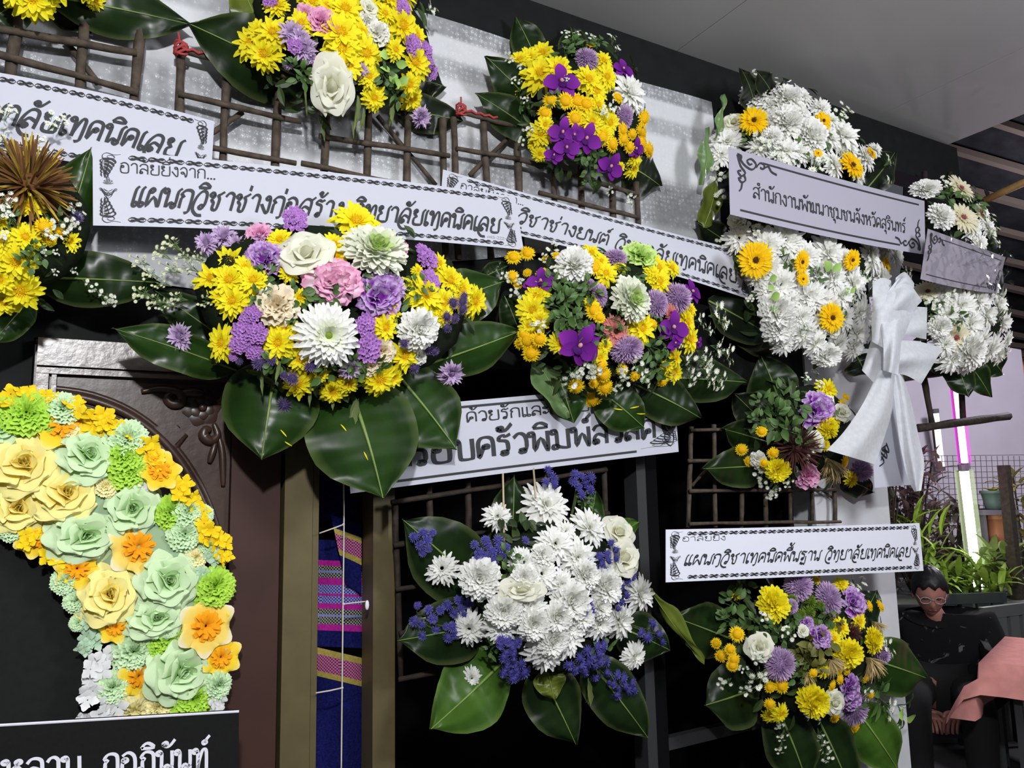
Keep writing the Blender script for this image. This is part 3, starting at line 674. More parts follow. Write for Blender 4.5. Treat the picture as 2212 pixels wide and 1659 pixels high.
# ------------------------------------------------------------------ the sprays, each flower where it stands
wreath('flower_spray', 'yellow and lilac spray at the top with a drooping white rose', 'flower spray', (740, 85), (205, 185), -.10, .15, [
 ('ym', '545,95,38 590,72,34 572,118,36 650,52,28 600,14,26 674,6,30 706,14,24 744,22,38 734,74,46 739,108,38 788,117,40 752,140,34 780,70,26 840,3,30 866,57,42 898,78,24 853,108,22 893,135,38 795,165,26 807,211,27 882,182,26 888,212,27 560,70,26 705,60,20 830,30,22 740,-35,38 680,-45,36 800,-35,36 620,-25,34 860,-15,32 700,-80,34 770,-80,36'),
 ('wc', '794,46,23 815,72,27'), ('rw', '797,18,17 717,187,40,58'),
 ('lm', '632,76,30 657,106,28 622,140,12 780,152,16 907,252,22 648,86,24 672,128,14'),
 ('pk', '693,46,27 660,34,22 712,62,20'),
 ('st', '888,98,20 914,110,18 924,134,12 931,157,14 637,100,16 584,0,18 868,20,18'),
 ('lp', '862,22,18'), ('ll', '847,125,19 852,162,17 856,190,20'),
 ('gw', '768,238,16,36 764,282,12,22 698,280,12,22 842,235,12,32 780,255,12,26 660,215,8,30'),
 ('as', '934,22,14'), ('gl', '660,165,30 700,235,26 740,150,26 850,200,26 830,160,26 640,150,26')],
 [(690, 190, 405, 50, 170, .05, -.03, 'd', dict(bend=.08, roll=-8)), (580, 110, 508, -60, 90, .02, .02, 'o'), (850, 160, 963, 188, 95, .04, .05, 'k'), (850, 235, 999, 262, 84, .05, .05, 'k'), (800, 60, 900, -60, 90, .04, .05, 'd')], fill=170)

wreath('flower_spray', 'yellow button and purple orchid spray high on the wall, right of the lilac one', 'flower spray', (1268, 240), (140, 170), -.10, .14, [
 ('ym', '1122,130,22 1144,125,24 1171,117,28 1166,163,40 1204,149,31 1133,148,23 1106,156,15 1111,193,13 1269,174,30 1309,168,22,31 1301,133,22 1288,200,22 1168,290,28 1177,270,19 1166,333,17 1152,313,13 1315,266,22,30 1290,228,22 1277,263,26 1369,339,19 1366,361,21 1340,361,11 1262,240,20 1305,290,20'),
 ('yb', '1189,217,16 1177,244,16 1221,218,19 1246,218,19 1242,256,19 1266,225,18 1335,211,12 1301,297,18 1323,312,16 1347,301,14 1366,290,13 1391,255,17 1385,285,16 1385,309,18 1402,323,15 1277,96,8 1345,280,14 1360,318,14'),
 ('or', '1212,176,36 1345,149,22 1215,285,30 1223,318,27 1196,334,20 1266,298,32 1372,320,22 1318,358,29 1240,290,22'),
 ('lp', '1266,130,25,30 1347,255,18,34'), ('wm', '1356,203,38,46 1368,226,26'),
 ('gl', '1215,117,26 1240,105,24 1262,92,22 1290,92,16 1269,328,30 1272,365,26 1270,395,14 1200,215,20 1130,215,22'),
 ('as', '1222,75,10 1245,76,10 1275,80,10 1326,85,12 1333,104,10 1100,125,13 1125,152,12 1114,176,10 1128,178,9 1133,214,9 1141,280,12 1133,304,12 1315,412,10 1360,432,14 1300,245,16 1325,233,14 1222,170,8')],
 [(1175, 170, 1113, 36, 84, .03, .04, 'd'), (1250, 140, 1232, 58, 76, .03, .04, 'd'), (1180, 260, 1047, 121, 100, .02, -.02, 'd'), (1170, 300, 1025, 201, 84, .03, 0, 'd'), (1345, 350, 1426, 402, 100, .03, .05, 'k')], fill=170)

wreath('white_flower_spray', 'tall white spray with yellow gerberas on the right, holding a card across its middle', 'flower spray', (1745, 490), (175, 320), -.12, .16, [
 ('wp', '1628,214,36 1694,272,42 1664,300,26 1672,673,46 1778,766,38,30 1676,700,44 1697,217,34 1745,298,42'),
 ('wm', '1720,247,36 1569,309,38 1558,335,27 1771,236,25 1815,294,34,46 1789,298,28 1830,320,31 1866,342,22,32 1888,324,18 1800,357,25 1694,328,36 1595,515,32 1653,533,42 1694,518,42 1723,540,30 1785,548,42 1738,553,31 1683,614,40 1749,640,38 1771,650,31 1730,684,28 1877,551,31 1932,551,27 1815,562,31 1840,614,36 1859,673,32 1848,718,36 1880,708,27 1841,749,30 1807,745,30 1855,675,26 1730,718,36 1740,640,38 1660,580,34 1700,650,30 1710,575,30 1760,590,32 1800,600,30 1815,640,32 1790,660,30 1690,740,28 1660,630,30 1640,600,26 1820,690,30 1760,740,30 1830,590,28 1910,540,26 1660,270,30 1640,320,26 1720,330,30 1760,330,26 1660,230,30 1730,210,24 1790,260,24 1850,370,22 1770,700,30 1720,590,30 1900,600,30'),
 ('rw', '1584,265,20 1590,478,16 1800,715,14'),
 ('gy', '1628,262,32,30 1778,262,19 1840,357,26,30 1767,331,9 1883,330,11 1631,562,38 1732,566,16,26 1734,603,14 1840,562,21 1912,581,18 1796,686,30'),
 ('as', '1634,165,14 1680,182,16 1826,236,14 1812,252,16 1642,306,20 1660,322,20 1760,352,26 1565,430,20 1550,376,18 1921,354,14 1918,394,10 1632,488,20 1650,480,18 1560,520,14 1820,330,12 1690,350,16 1870,600,22 1845,640,20 1895,650,22 1740,720,18 1700,720,16 1960,590,14 1600,480,18 1870,520,14 1900,690,14 1620,640,12'),
 ('ll', '1793,596,20 1657,654,18 1832,640,12 1655,610,14'), ('gl', '1620,300,20 1720,330,24 1770,300,24 1830,660,24 1690,560,24 1760,600,24')],
 [(1545, 300, 1562, 204, 26, .0, .0, 'g', dict(roll=40)), (1516, 400, 1526, 276, 42, .02, .0, 'g', dict(roll=30)), (1520, 492, 1548, 385, 54, .02, .0, 'o', dict(roll=20)), (1590, 540, 1500, 478, 60, .03, .03, 'k'),
  (1630, 240, 1600, 148, 52, .02, -.12, 'k'), (1675, 230, 1632, 152, 58, .02, -.12, 'k'), (1705, 230, 1728, 206, 40, .0, -.1, 'd'), (1690, 230, 1690, 168, 50, .02, -.13, 'k'), (1870, 410, 1932, 330, 76, .03, .0, 'k'),
  (1560, 690, 1690, 770, 70, .05, .05, 'k'), (1850, 770, 1870, 810, 70, .03, .03, 'k')], fill=260, k=.6)

wreath('pale_flower_spray', 'pale white and cream gerbera spray at the far end, beyond the porch pillar', 'flower spray', (2080, 590), (110, 215), -.18, .14, [
 ('wp', '1998,412,34,25 2028,471,31 2024,706,29 2089,757,38'),
 ('gc', '2075,408,27 2079,471,33 2002,629,29,22 2063,728,34 2063,614,18 2084,629,16 2120,463,18'),
 ('wm', '2101,496,23 2120,463,21 2116,526,19 2130,492,21 2036,631,22 2072,660,36 2109,648,31 2092,701,36 2125,680,33 2056,774,32 2084,783,29 2152,660,29 2162,696,27 2138,754,27 2157,764,20 2113,735,29 2045,680,28 2040,745,26 2130,640,22 2175,735,14'),
 ('as', '2040,395,14 2135,470,16 2145,500,14 2150,520,12 2110,560,14 2140,630,14 2165,640,12 2010,650,14 2050,640,16 2175,760,10 2030,660,16'), ('gl', '2050,430,24 2100,440,24 2060,690,26 2140,700,26 2010,670,22')],
 [(2055, 770, 2092, 858, 70, .03, -.02, 'd'), (2080, 770, 2140, 858, 60, .03, .0, 'd'), (2125, 760, 2166, 808, 70, .03, .03, 'd'), (2040, 770, 2012, 800, 50, .03, .03, 'd')], fill=150, k=.6)

wreath('flower_spray', 'yellow spray with a bronze spider chrysanthemum, cut by the left edge', 'flower spray', (20, 490), (160, 190), -.14, .16, [
 ('bs', '62,398,98,92'),
 ('ym', '33,565,38,42 0,605,30 43,627,42 54,513,32 64,445,32,24 149,521,22,28 50,345,18 5,478,16 106,519,15 10,650,30 95,489,18 0,520,26 -20,560,34'),
 ('yb', '95,490,20 110,515,12 130,500,12'),
 ('as', '14,432,22 24,462,18 12,512,14 130,486,20 114,508,18 155,489,18 163,456,18 92,546,10 11,239,20 5,290,16 119,262,22 85,300,14 159,586,9 195,616,14 225,640,16 236,651,16 118,588,8 8,334,14 100,335,16 120,546,8'),
 ('db', '165,470,16'), ('gl', '20,470,22 80,545,26 120,470,22 60,560,26')],
 [(120, 560, 197, 318, 108, .03, -.02, 'm', dict(roll=14, curl=.3)), (70, 600, 348, 611, 122, .04, -.02, 'd', dict(bend=.07)), (70, 640, -20, 745, 75, .03, .0, 'm')], fill=140)

wreath('flower_spray', 'largest spray in the middle, with big white chrysanthemums and pink and purple carnations', 'flower spray', (725, 665), (305, 205), -.20, .16, [
 ('gl', '575,600,30 640,640,34 700,640,34 780,600,30 860,680,34 700,790,36 600,780,34 800,800,34 900,620,30 560,640,26 650,690,30 760,780,26'),
 ('ym', '500,567,36 460,604,38 497,607,38 547,607,34 504,651,36 480,741,27,40 601,741,36 614,714,32 647,775,28 604,520,28 621,574,24 721,530,28 724,554,30 768,482,48 647,644,20 831,708,30 841,674,24 872,768,32 818,818,38 848,815,24 644,828,32 691,808,20 718,845,28 751,828,24 915,637,44 955,654,32 969,607,34 948,570,20 995,627,30 1022,651,34 955,681,26 902,584,13 530,580,26 480,640,26 590,760,24 625,590,22 770,520,28 985,655,24'),
 ('vw', '571,564,40 818,641,48,46'), ('cc', '597,661,42 825,758,27 800,790,20'), ('pk', '560,510,26 530,534,16 865,537,16'),
 ('lm', '447,527,24 484,514,26 510,534,24 848,621,28 756,795,26 972,805,27 390,727,25,32 560,520,14'),
 ('st', '637,480,23,34 918,560,24 925,611,24 547,678,19 530,721,28 557,721,22 517,744,20 550,758,19 788,701,21,26 795,751,26,32 912,545,16 536,690,18 505,770,10'),
 ('db', '560,785,17 587,778,13 517,781,9 671,791,16 631,818,17 614,811,11 614,875,19 872,741,13 908,721,12 925,755,13 938,758,12 978,654,15 999,651,14 999,667,14 965,684,13 982,688,12 965,708,12 895,795,13 640,480,8 1002,640,11'),
 ('pw', '718,611,58,50'), ('rw', '661,550,50,46'), ('wp', '898,711,52,50'), ('wg', '805,550,76,66'), ('wo', '706,724,72,70'), ('wc', '905,770,18'),
 ('gw', '761,890,24,42 567,825,12,28 668,850,10,26 600,800,12,26 718,868,10,16'),
 ('ag', '366,527,22 345,548,20 390,548,20 420,552,18 297,562,20 320,592,18 345,612,18 302,636,22 330,652,20 352,658,18 380,645,18 362,578,22 402,575,22 440,560,18 425,600,22 445,650,20')],
 [(600, 765, 565, 993, 215, .01, -.03, 'm', dict(bend=.05, roll=10, curl=.25)), (745, 815, 827, 1080, 250, .02, -.06, 'm', dict(bend=.09, roll=-6, fold=.1)), (850, 800, 986, 972, 172, .02, -.02, 'm', dict(bend=.05, roll=-10)),
  (915, 790, 1125, 714, 112, .02, -.03, 'm', dict(bend=.07, roll=8, fold=.3)), (930, 670, 1088, 608, 122, .05, .02, 'm', dict(roll=-8)), (510, 800, 241, 709, 98, .03, -.01, 'm', dict(bend=.05, roll=10)), (500, 745, 330, 625, 90, .06, .06, 'd'), (1040, 600, 1100, 573, 46, .08, .06, 'd')], fill=300)

wreath('flower_spray', 'yellow and lilac spray with purple orchids and a lime carnation, right of the largest spray', 'flower spray', (1310, 690), (200, 170), -.17, .16, [
 ('gl', '1218,663,40 1245,640,32 1271,630,28 1366,592,26 1407,748,30 1419,790,30 1257,701,28 1298,722,24 1198,615,26 1210,700,28 1230,690,30 1215,640,26 1395,800,26 1340,690,20 1440,740,24 1415,700,20 1205,665,30'),
 ('yb', '1139,547,17 1109,556,17 1174,592,16 1106,598,15 1139,589,10 1118,615,10 1139,736,20 1165,733,18 1147,763,20 1124,742,14 1130,722,14 1283,671,20 1295,686,14 1204,553,11 1410,701,13 1298,790,15 1304,810,18 1307,837,19 1245,834,18 1280,862,20 1283,828,12 1180,560,10 1345,800,14 1372,812,12 1431,825,12 1283,577,20'),
 ('ym', '1165,624,26 1159,640,26 1150,671,34 1165,692,24 1142,704,20 1209,742,24 1277,547,20 1307,592,26 1298,565,18 1339,577,14 1419,580,28 1422,609,28 1449,580,20 1410,595,22 1384,710,32 1481,695,22,30 1490,669,16 1487,733,22,34 1307,748,16 1295,772,20 1457,772,20 1452,804,26 1440,790,18 1275,655,18'),
 ('lp', '1328,559,28,24 1295,639,18,32 1416,657,24,38 1460,645,32,40 1351,754,43,38 1274,615,14'),
 ('gp', '1328,716,34 1449,677,20'), ('lc', '1381,553,36,32'), ('wp', '1239,577,45,46'), ('wg', '1354,648,54,52'),
 ('or', '1251,745,44 1271,722,24 1452,707,35 1493,630,27 1168,607,28 1508,739,12 1147,615,16 1457,740,18'),
 ('as', '1198,539,16 1127,604,14 1091,600,14 1112,636,16 1177,559,12 1162,701,16 1277,796,24 1233,816,22 1260,800,18 1339,801,16 1372,784,18 1345,825,16 1393,816,20 1552,686,24 1567,697,18 1514,695,14 1534,715,12 1487,784,20 1522,769,20 1555,757,20 1573,769,18 1522,793,20 1531,813,22 1496,813,18 1558,822,18 1542,828,14 1470,740,10 1455,810,12 1330,840,12 1200,590,16')],
 [(1200, 790, 1240, 915, 105, .02, -.01, 'm', dict(roll=15, curl=.3)), (1150, 770, 1225, 905, 70, .03, .0, 'g', dict(roll=-25)), (1290, 840, 1392, 925, 105, .02, -.02, 'm', dict(bend=.08)), (1370, 830, 1512, 903, 104, .03, -.01, 'd', dict(bend=.08)), (1430, 815, 1612, 826, 100, .03, -.02, 'd', dict(fold=.3)), (1530, 650, 1676, 735, 96, .07, .06, 'k'), (1090, 640, 1130, 740, 60, .06, .06, 'd')], fill=260)

wreath('flower_spray', 'smaller yellow spray with one purple-edged carnation, beside the white bow', 'flower spray', (1740, 935), (125, 125), -.10, .13, [
 ('gl', '1675,905,40 1710,880,34 1730,940,26 1650,880,34 1700,930,34 1780,880,24 1690,860,30 1640,910,24'),
 ('ym', '1786,842,24 1800,905,18 1838,1035,17 1781,960,14'), ('yp', '1781,924,26,30 1678,1013,31'),
 ('yb', '1645,932,13 1602,971,14 1618,997,12 1670,978,13 1819,869,9 1827,858,9 1824,997,13 1650,1000,10'),
 ('vw', '1762,886,35'), ('wc', '1637,991,17 1787,867,15'), ('rw', '1816,891,22,20 1762,956,17,22'),
 ('rs', '1719,967,52'), ('pk', '1743,1027,25'), ('ta', '1785,990,26 1800,1000,28'), ('lp', '1857,1016,28'),
 ('as', '1643,1021,20 1655,1040,16 1664,1064,16 1702,1045,12 1748,988,14 1675,1052,12 1765,807,12 1742,815,10 1770,830,10')],
 [(1665, 1005, 1517, 1013, 92, .03, .0, 'd', dict(bend=.06)), (1670, 960, 1560, 926, 84, .04, .02, 'd'), (1690, 890, 1643, 768, 116, .04, .03, 'd'), (1660, 930, 1585, 850, 90, .05, .05, 'k'), (1815, 1030, 1885, 1062, 60, .03, .03, 'k')], fill=140)

wreath('white_and_blue_spray', 'white chrysanthemum spray with blue ageratum balls hanging in the dark doorway', 'flower spray', (1185, 1285), (190, 190), -.15, .15, [
 ('gl', '1100,1206,26 1105,1240,24 1060,1400,24 1300,1400,28 1260,1080,20'),
 ('wm', '1177,1095,54 1074,1117,31 1271,1142,42 955,1228,37 1198,1176,40 1220,1150,26 1245,1206,44 1130,1215,34 1168,1240,38 1211,1262,32 1143,1313,40 1173,1360,48 1224,1373,44 1177,1403,46 1083,1352,38 1014,1356,38 1292,1347,36 1335,1339,40 1378,1283,40 1369,1416,30 1019,1463,21,24 1322,1232,28 1232,1352,38'),
 ('wp', '1036,1249,52 1087,1317,46 1228,1296,50 1301,1266,44 1200,1330,40 1130,1250,36 1260,1240,36 1150,1345,42 1250,1330,36 1190,1380,40 1170,1200,30 1290,1310,32'),
 ('rw', '1335,1151,32 1344,1206,38 1126,1275,46,24'),
 ('bc', '916,1168,7,28 1057,1194,14,38 1132,1168,1,4 925,1339,9,42 989,1313,6,26 976,1369,3,16 1100,1400,8,26 1110,1445,10,26 1318,1288,15,36 1292,1219,6,24 1322,1189,4,20 1186,1031,4,20 1258,1045,8,26 1288,1412,7,26 1250,1437,6,24 1344,1480,9,28 1412,1369,5,30 1361,1245,3,14 1300,1450,4,30 1270,1320,3,14'),
 ('gw', '1270,1490,12,34')],
 [(1100, 1230, 1110, 1026, 105, .05, .04, 'd', dict(fold=.25)), (1265, 1160, 1287, 1060, 66, .04, .02, 'm'), (1320, 1160, 1381, 1127, 50, .03, .0, 'b'), (1060, 1290, 868, 1121, 165, .03, .0, 'd', dict(bend=.05)), (1060, 1345, 857, 1384, 140, .02, -.01, 'd', dict(bend=.06, fold=.1)), (1095, 1420, 930, 1575, 165, .01, -.03, 'b', dict(bend=.05, fold=.1)), (1155, 1430, 1243, 1607, 128, .02, -.01, 'd', dict(bend=.05)), (1265, 1420, 1398, 1592, 118, .02, -.01, 'd', dict(bend=.05)), (1330, 1350, 1446, 1404, 105, .02, -.01, 'd'), (1180, 1440, 1197, 1512, 70, -.02, -.04, 'o', dict(fold=.1)),
  (1403, 1272, 1522, 1428, 34, .02, .0, 'o', dict(curl=1.2, wave=.02, roll=40))], fill=170, k=.6)

wreath('flower_spray', 'mixed yellow and lilac spray with straw tassels, low on the pillar under the long card', 'flower spray', (1745, 1400), (190, 165), -.13, .15, [
 ('gl', '1592,1242,26 1589,1309,38 1575,1340,30 1600,1270,30 1700,1330,26 1680,1370,26 1780,1330,24 1640,1350,26 1953,1535,22 1900,1500,30 1720,1450,26 1860,1500,26 1600,1230,18'), ('go', '1764,1397,38 1750,1440,30 1800,1340,24 1740,1420,30'),
 ('lp', '1724,1268,35 1788,1295,28,44 1683,1434,39 1902,1410,22 1845,1528,33 1708,1310,18'),
 ('yp', '1666,1306,38,44 1750,1511,40 1879,1383,22,33 1825,1410,36'),
 ('ym', '1855,1343,18 1815,1356,22 1592,1282,13 1818,1262,16 1764,1252,9 1686,1541,18 1663,1545,16 1840,1420,20 1800,1380,18 1780,1450,14'),
 ('yb', '1547,1390,12 1558,1417,14 1577,1403,13 1585,1424,14 1582,1437,14 1592,1370,17 1663,1484,13 1688,1481,17 1663,1521,13 1804,1548,13 1847,1568,14 1879,1501,11 1808,1400,9 1811,1447,10 1777,1430,9 1841,1437,10 1872,1464,10 1815,1467,10 1798,1481,10 1879,1309,9 1902,1309,10 1757,1454,10 1830,1450,9'),
 ('vw', '1841,1302,24,30 1771,1373,22 1740,1346,16 1831,1488,20,30 1838,1512,20'), ('rw', '1641,1397,27 1734,1363,12 1801,1518,19,26'),
 ('gb', '1710,1295,12 1749,1299,15 1769,1309,13 1747,1322,14 1730,1326,11 1761,1346,12 1717,1343,9'),
 ('ta', '1872,1420,28 1790,1424,22 1885,1343,20 1740,1450,18 1800,1420,16'), ('rs', '1841,1366,20'),
 ('as', '1852,1262,20 1562,1477,16 1609,1488,14 1636,1464,22 1636,1424,16 1919,1403,16 1922,1528,18 1680,1562,14 1690,1592,12 1686,1619,12 1767,1548,14 1767,1589,12 1777,1612,14 1788,1632,14 1606,1444,10 1905,1380,12 1870,1500,14 1700,1370,16 1650,1330,12 1745,1545,10'), ('ll', '1955,1540,18')],
 [(1590, 1385, 1453, 1332, 118, .03, .0, 'd'), (1645, 1480, 1520, 1524, 145, .03, .0, 'd', dict(bend=.06)), (1675, 1520, 1745, 1700, 125, .03, .0, 'd'), (1760, 1540, 1840, 1720, 120, .02, .0, 'd'), (1840, 1520, 1942, 1668, 118, .02, -.02, 'b', dict(bend=.05)), (1870, 1420, 1999, 1464, 122, .03, .0, 'm', dict(bend=.06)), (1850, 1350, 1893, 1275, 70, .04, .04, 'd')], fill=220, k=.6)

wreath('flower_spray', 'yellow spray mostly cut off by the top left corner', 'flower spray', (95, -80), (160, 90), -.10, .12, [
 ('ym', '70,-6,48 205,2,20 30,-30,40 120,-40,40 180,-30,30 100,-2,24 45,6,18'), ('lm', '150,-60,30')],
 [(100, -10, 414, 54, 118, .02, .015, 'd', dict(bend=.04)), (60, -10, -40, 60, 90, .03, .02, 'd'), (100, 0, 200, 75, 60, .05, .05, 'k')], fill=80)

# the ring of paper flowers ------------------------------------------------
rg = wreath('paper_flower_ring', 'wide ring of yellow, mint and lime paper flowers before the carved door', 'wreath', (-20, 1480), (560, 640), -.088, .0, [
 ('PT', '199,1377,34 188,1333,26 458,1202,26 495,1405,14 440,1240,22 180,1400,22'), ('PV', '216,1435,42 199,1493,40 230,1532,42 465,1520,28 177,1555,22 320,1050,22 265,1545,34'),
 ('PP', '16,866,34 54,855,26 206,907,38 250,923,26 317,968,32 385,1058,30 415,1080,22 445,1145,30 472,1170,28 483,1205,20 100,862,22 160,880,26 230,915,22 335,1000,22 430,1110,22 480,1330,18 117,1200,32 290,945,22 360,1030,22 60,1165,26'),
 ('PC', '290,1535,40 340,1528,32 228,1050,24 423,1205,24 235,1060,16 150,930,20'),
 ('PM', '136,882,36 274,947,40 407,1105,34 399,1154,36 288,1407,44 243,1485,34 141,1255,28 470,1480,30 166,1297,26 30,1140,30 210,1270,22 440,1110,20 450,1180,20 170,1345,18'),
 ('PL', '57,893,48 266,985,40 277,1017,42 369,1107,35 465,1266,40 362,1380,38 415,1510,44 177,1261,24 100,910,26 445,1300,24 340,1400,24 20,880,30'),
 ('PH', '133,918,58 344,1018,42 166,1228,44 476,1419,42 299,1460,44 79,1164,40 249,1355,34 330,985,24'), ('PW', '298,1181,62 443,1352,60 20,1110,30'),
 ('PG', '3,928,50 190,985,68 285,1099,68 184,1159,82,62 362,1255,70,74 338,1336,70,52 390,1452,74'),
 ('PY', '38,1097,66 54,1004,82 144,1067,76 236,1285,66,76')], fill=0, foam=False, k=.35)
m = MB(); rows = []
for j in range(72):
    a = 2 * PI * j / 72; row = []
    for i in range(10):
        b = 2 * PI * i / 10; q = .745 + .185 * math.cos(b)
        px, py = -20 + 545 * q * math.cos(a) * (1.0 if math.cos(a) < 0 else 1.0), 1480 + 640 * q * math.sin(a)
        if math.cos(a) > 0: px -= 0
        p = at(px, py, -.068); p = p + Vector((0, -.024 * math.sin(b), 0)); row.append(m.add(p))
    row.append(row[0]); rows.append(row)
rows.append(rows[0]); m.grid(rows)
M['ringbase'] = mat('mint_backing', srgb(150, 176, 140), rough=.9); part('ring_base', m, M['ringbase'], rg, smooth=True)

# ------------------------------------------------------------------ Thai lettering as pen strokes (x, y in letter heights)
def lo(cx, cy, r=.1, a0=0, d=1):          # the small round head of a letter
    return [(cx + r * math.cos(a0 + d * i * PI / 4), cy + r * math.sin(a0 + d * i * PI / 4)) for i in range(9)]
G = {
 'ก': (.74, [[(.1, 0), (.1, .5), (.2, .64), (.07, .74), (.2, .95), (.4, 1), (.57, .92), (.62, .7), (.62, 0)]]),
 'ค': (.74, [lo(.36, .52, .09, 2.4, -1) + [(.24, .4), (.1, .0), (.09, .3), (.09, .7), (.18, .93), (.36, 1), (.55, .93), (.62, .7), (.62, 0)]]),
 'ต': (.76, [lo(.34, .4, .09, 2.4, -1) + [(.22, .25), (.1, .0), (.09, .3), (.09, .72), (.2, .98), (.36, .86), (.52, .98), (.63, .75), (.63, 0)]]),
 'ด': (.74, [lo(.34, .4, .09, 2.4, -1) + [(.22, .25), (.1, .0), (.09, .3), (.09, .7), (.18, .93), (.36, 1), (.55, .93), (.62, .7), (.62, 0)]]),
 'ง': (.6, [lo(.34, .86, .1, 0, 1) + [(.47, .7), (.47, .12), (.4, 0), (.3, .08), (.04, .5)]]),
 'จ': (.66, [lo(.22, .42, .1, 0, 1) + [(.38, .3), (.44, .0), (.53, .25), (.54, .7), (.44, .94), (.26, 1), (.05, .76)]]),
 'ช': (.78, [lo(.14, .84, .1, 0, 1) + [(.26, .74), (.15, .52), (.27, .4), (.27, .08), (.36, 0), (.5, .05), (.54, .6), (.44, .8), (.54, .88), (.72, 1.04)]]),
 'ท': (.78, [lo(.12, .88, .1, 0, 1) + [(.24, .75), (.24, 0), (.28, .3), (.44, .88), (.56, .97), (.64, .82), (.64, 0)]]),
 'น': (.82, [lo(.12, .88, .1, 0, 1) + [(.24, .75), (.24, .02), (.42, .26), (.56, .2)] + lo(.6, .1, .1, 1.6, 1)[1:] + [(.7, .25), (.7, 1)]]),
 'ม': (.82, [lo(.12, .88, .1, 0, 1) + [(.24, .75), (.24, .2)] + lo(.16, .1, .1, .6, -1) + [(.4, .06), (.68, .02), (.7, .2), (.7, 1)]]),
 'บ': (.8, [lo(.12, .88, .1, 0, 1) + [(.24, .75), (.24, .12), (.32, 0), (.6, 0), (.68, .12), (.68, 1)]]),
 'ผ': (.82, [lo(.25, .86, .1, 3.1, -1) + [(.12, .7), (.12, .02), (.4, .52), (.66, .02), (.7, .2), (.7, 1)]]),
 'พ': (.86, [lo(.1, .88, .1, 0, 1) + [(.21, .75), (.21, .02), (.46, .66), (.7, .02), (.74, .2), (.74, 1)]]),
 'ภ': (.82, [lo(.1, .1, .1, 0, -1) + [(.21, .2), (.21, .52), (.3, .64), (.16, .74), (.3, .96), (.48, 1), (.65, .92), (.7, .7), (.7, 0)]]),
 'ย': (.78, [lo(.18, .88, .1, 0, 1) + [(.08, .72), (.27, .54), (.12, .4), (.11, .12), (.22, 0), (.52, 0), (.66, .12), (.66, 1)]]),
 'ร': (.6, [lo(.28, .1, .1, 3.1, -1) + [(.4, .2), (.42, .55), (.34, .7), (.12, .76), (.12, .9), (.26, 1), (.36, .93), (.54, 1.04)]]),
 'ล': (.76, [lo(.17, .14, .1, -1.6, 1) + [(.1, .3), (.24, .52), (.42, .48), (.62, .34)], [(.07, .74), (.2, .94), (.38, 1), (.56, .93), (.63, .72), (.63, 0)]]),
 'ว': (.62, [lo(.36, .1, .1, 3.1, -1) + [(.5, .2), (.52, .7), (.42, .94), (.24, 1), (.05, .8)]]),
 'ส': (.78, [lo(.17, .14, .1, -1.6, 1) + [(.1, .3), (.24, .52), (.42, .48), (.62, .34)], [(.07, .74), (.2, .94), (.38, 1), (.56, .93), (.63, .72), (.63, 0)], [(.54, .94), (.64, 1.0), (.78, 1.16)]]),
 'ห': (.84, [lo(.12, .88, .1, 0, 1) + [(.24, .75), (.24, 0), (.26, .34), (.46, .62)] + lo(.6, .86, .1, -1.8, 1) + [(.5, .7), (.66, .5), (.7, .3), (.7, 0)]]),
 'อ': (.74, [lo(.2, .62, .1, 1.6, -1) + [(.09, .5), (.09, .15), (.2, 0), (.5, 0), (.62, .14), (.62, .72), (.48, .96), (.28, 1), (.08, .84)]]),
 'ฐ': (.7, [lo(.26, .22, .1, 3.1, -1) + [(.38, .3), (.4, .6), (.32, .72), (.12, .78), (.12, .9), (.3, 1), (.5, .92), (.6, 1.02)], lo(.2, -.22, .07, 0, 1) + [(.32, -.36), (.42, -.22), (.5, -.36), (.58, -.2), (.58, .5)]]),
 'ฒ': (1.0, [lo(.12, .88, .1, 0, 1) + [(.24, .75), (.24, 0), (.28, .3), (.4, .86), (.52, .94), (.56, .76), (.56, .24)] + lo(.5, .1, .1, .6, -1) + [(.7, .14), (.86, .02), (.88, .2), (.88, 1)]]),
 'เ': (.34, [lo(.2, .1, .1, 3.1, -1) + [(.1, .22), (.1, 1)]]),
 'แ': (.64, [lo(.2, .1, .1, 3.1, -1) + [(.1, .22), (.1, 1)], lo(.5, .1, .1, 3.1, -1) + [(.4, .22), (.4, 1)]]),
 'า': (.6, [[(.06, .76), (.18, .96), (.34, 1), (.46, .88), (.48, .7), (.48, 0)]]),
 'ะ': (.5, [lo(.14, .74, .08, 0, 1) + [(.22, .6), (.44, .82)], lo(.14, .24, .08, 0, 1) + [(.22, .1), (.44, .32)]]),
 '0': (.6, [lo(.28, .5, .28, 0, 1)]), '2': (.6, [[(.06, .78), (.26, 1), (.5, .76), (.06, .02), (.54, .02)]]), '3': (.6, [[(.06, .92), (.42, .9), (.24, .54), (.5, .28), (.26, 0), (.04, .1)]]), '4': (.6, [[(.4, 0), (.4, 1), (.04, .3), (.56, .3)]]), '9': (.6, [lo(.28, .72, .24, 0, 1) + [(.52, .6), (.3, 0)]]), '-': (.4, [[(.06, .45), (.34, .45)]]),
 '.': (.24, [lo(.12, .05, .035, 0, 1)]), ' ': (.5, []),
}
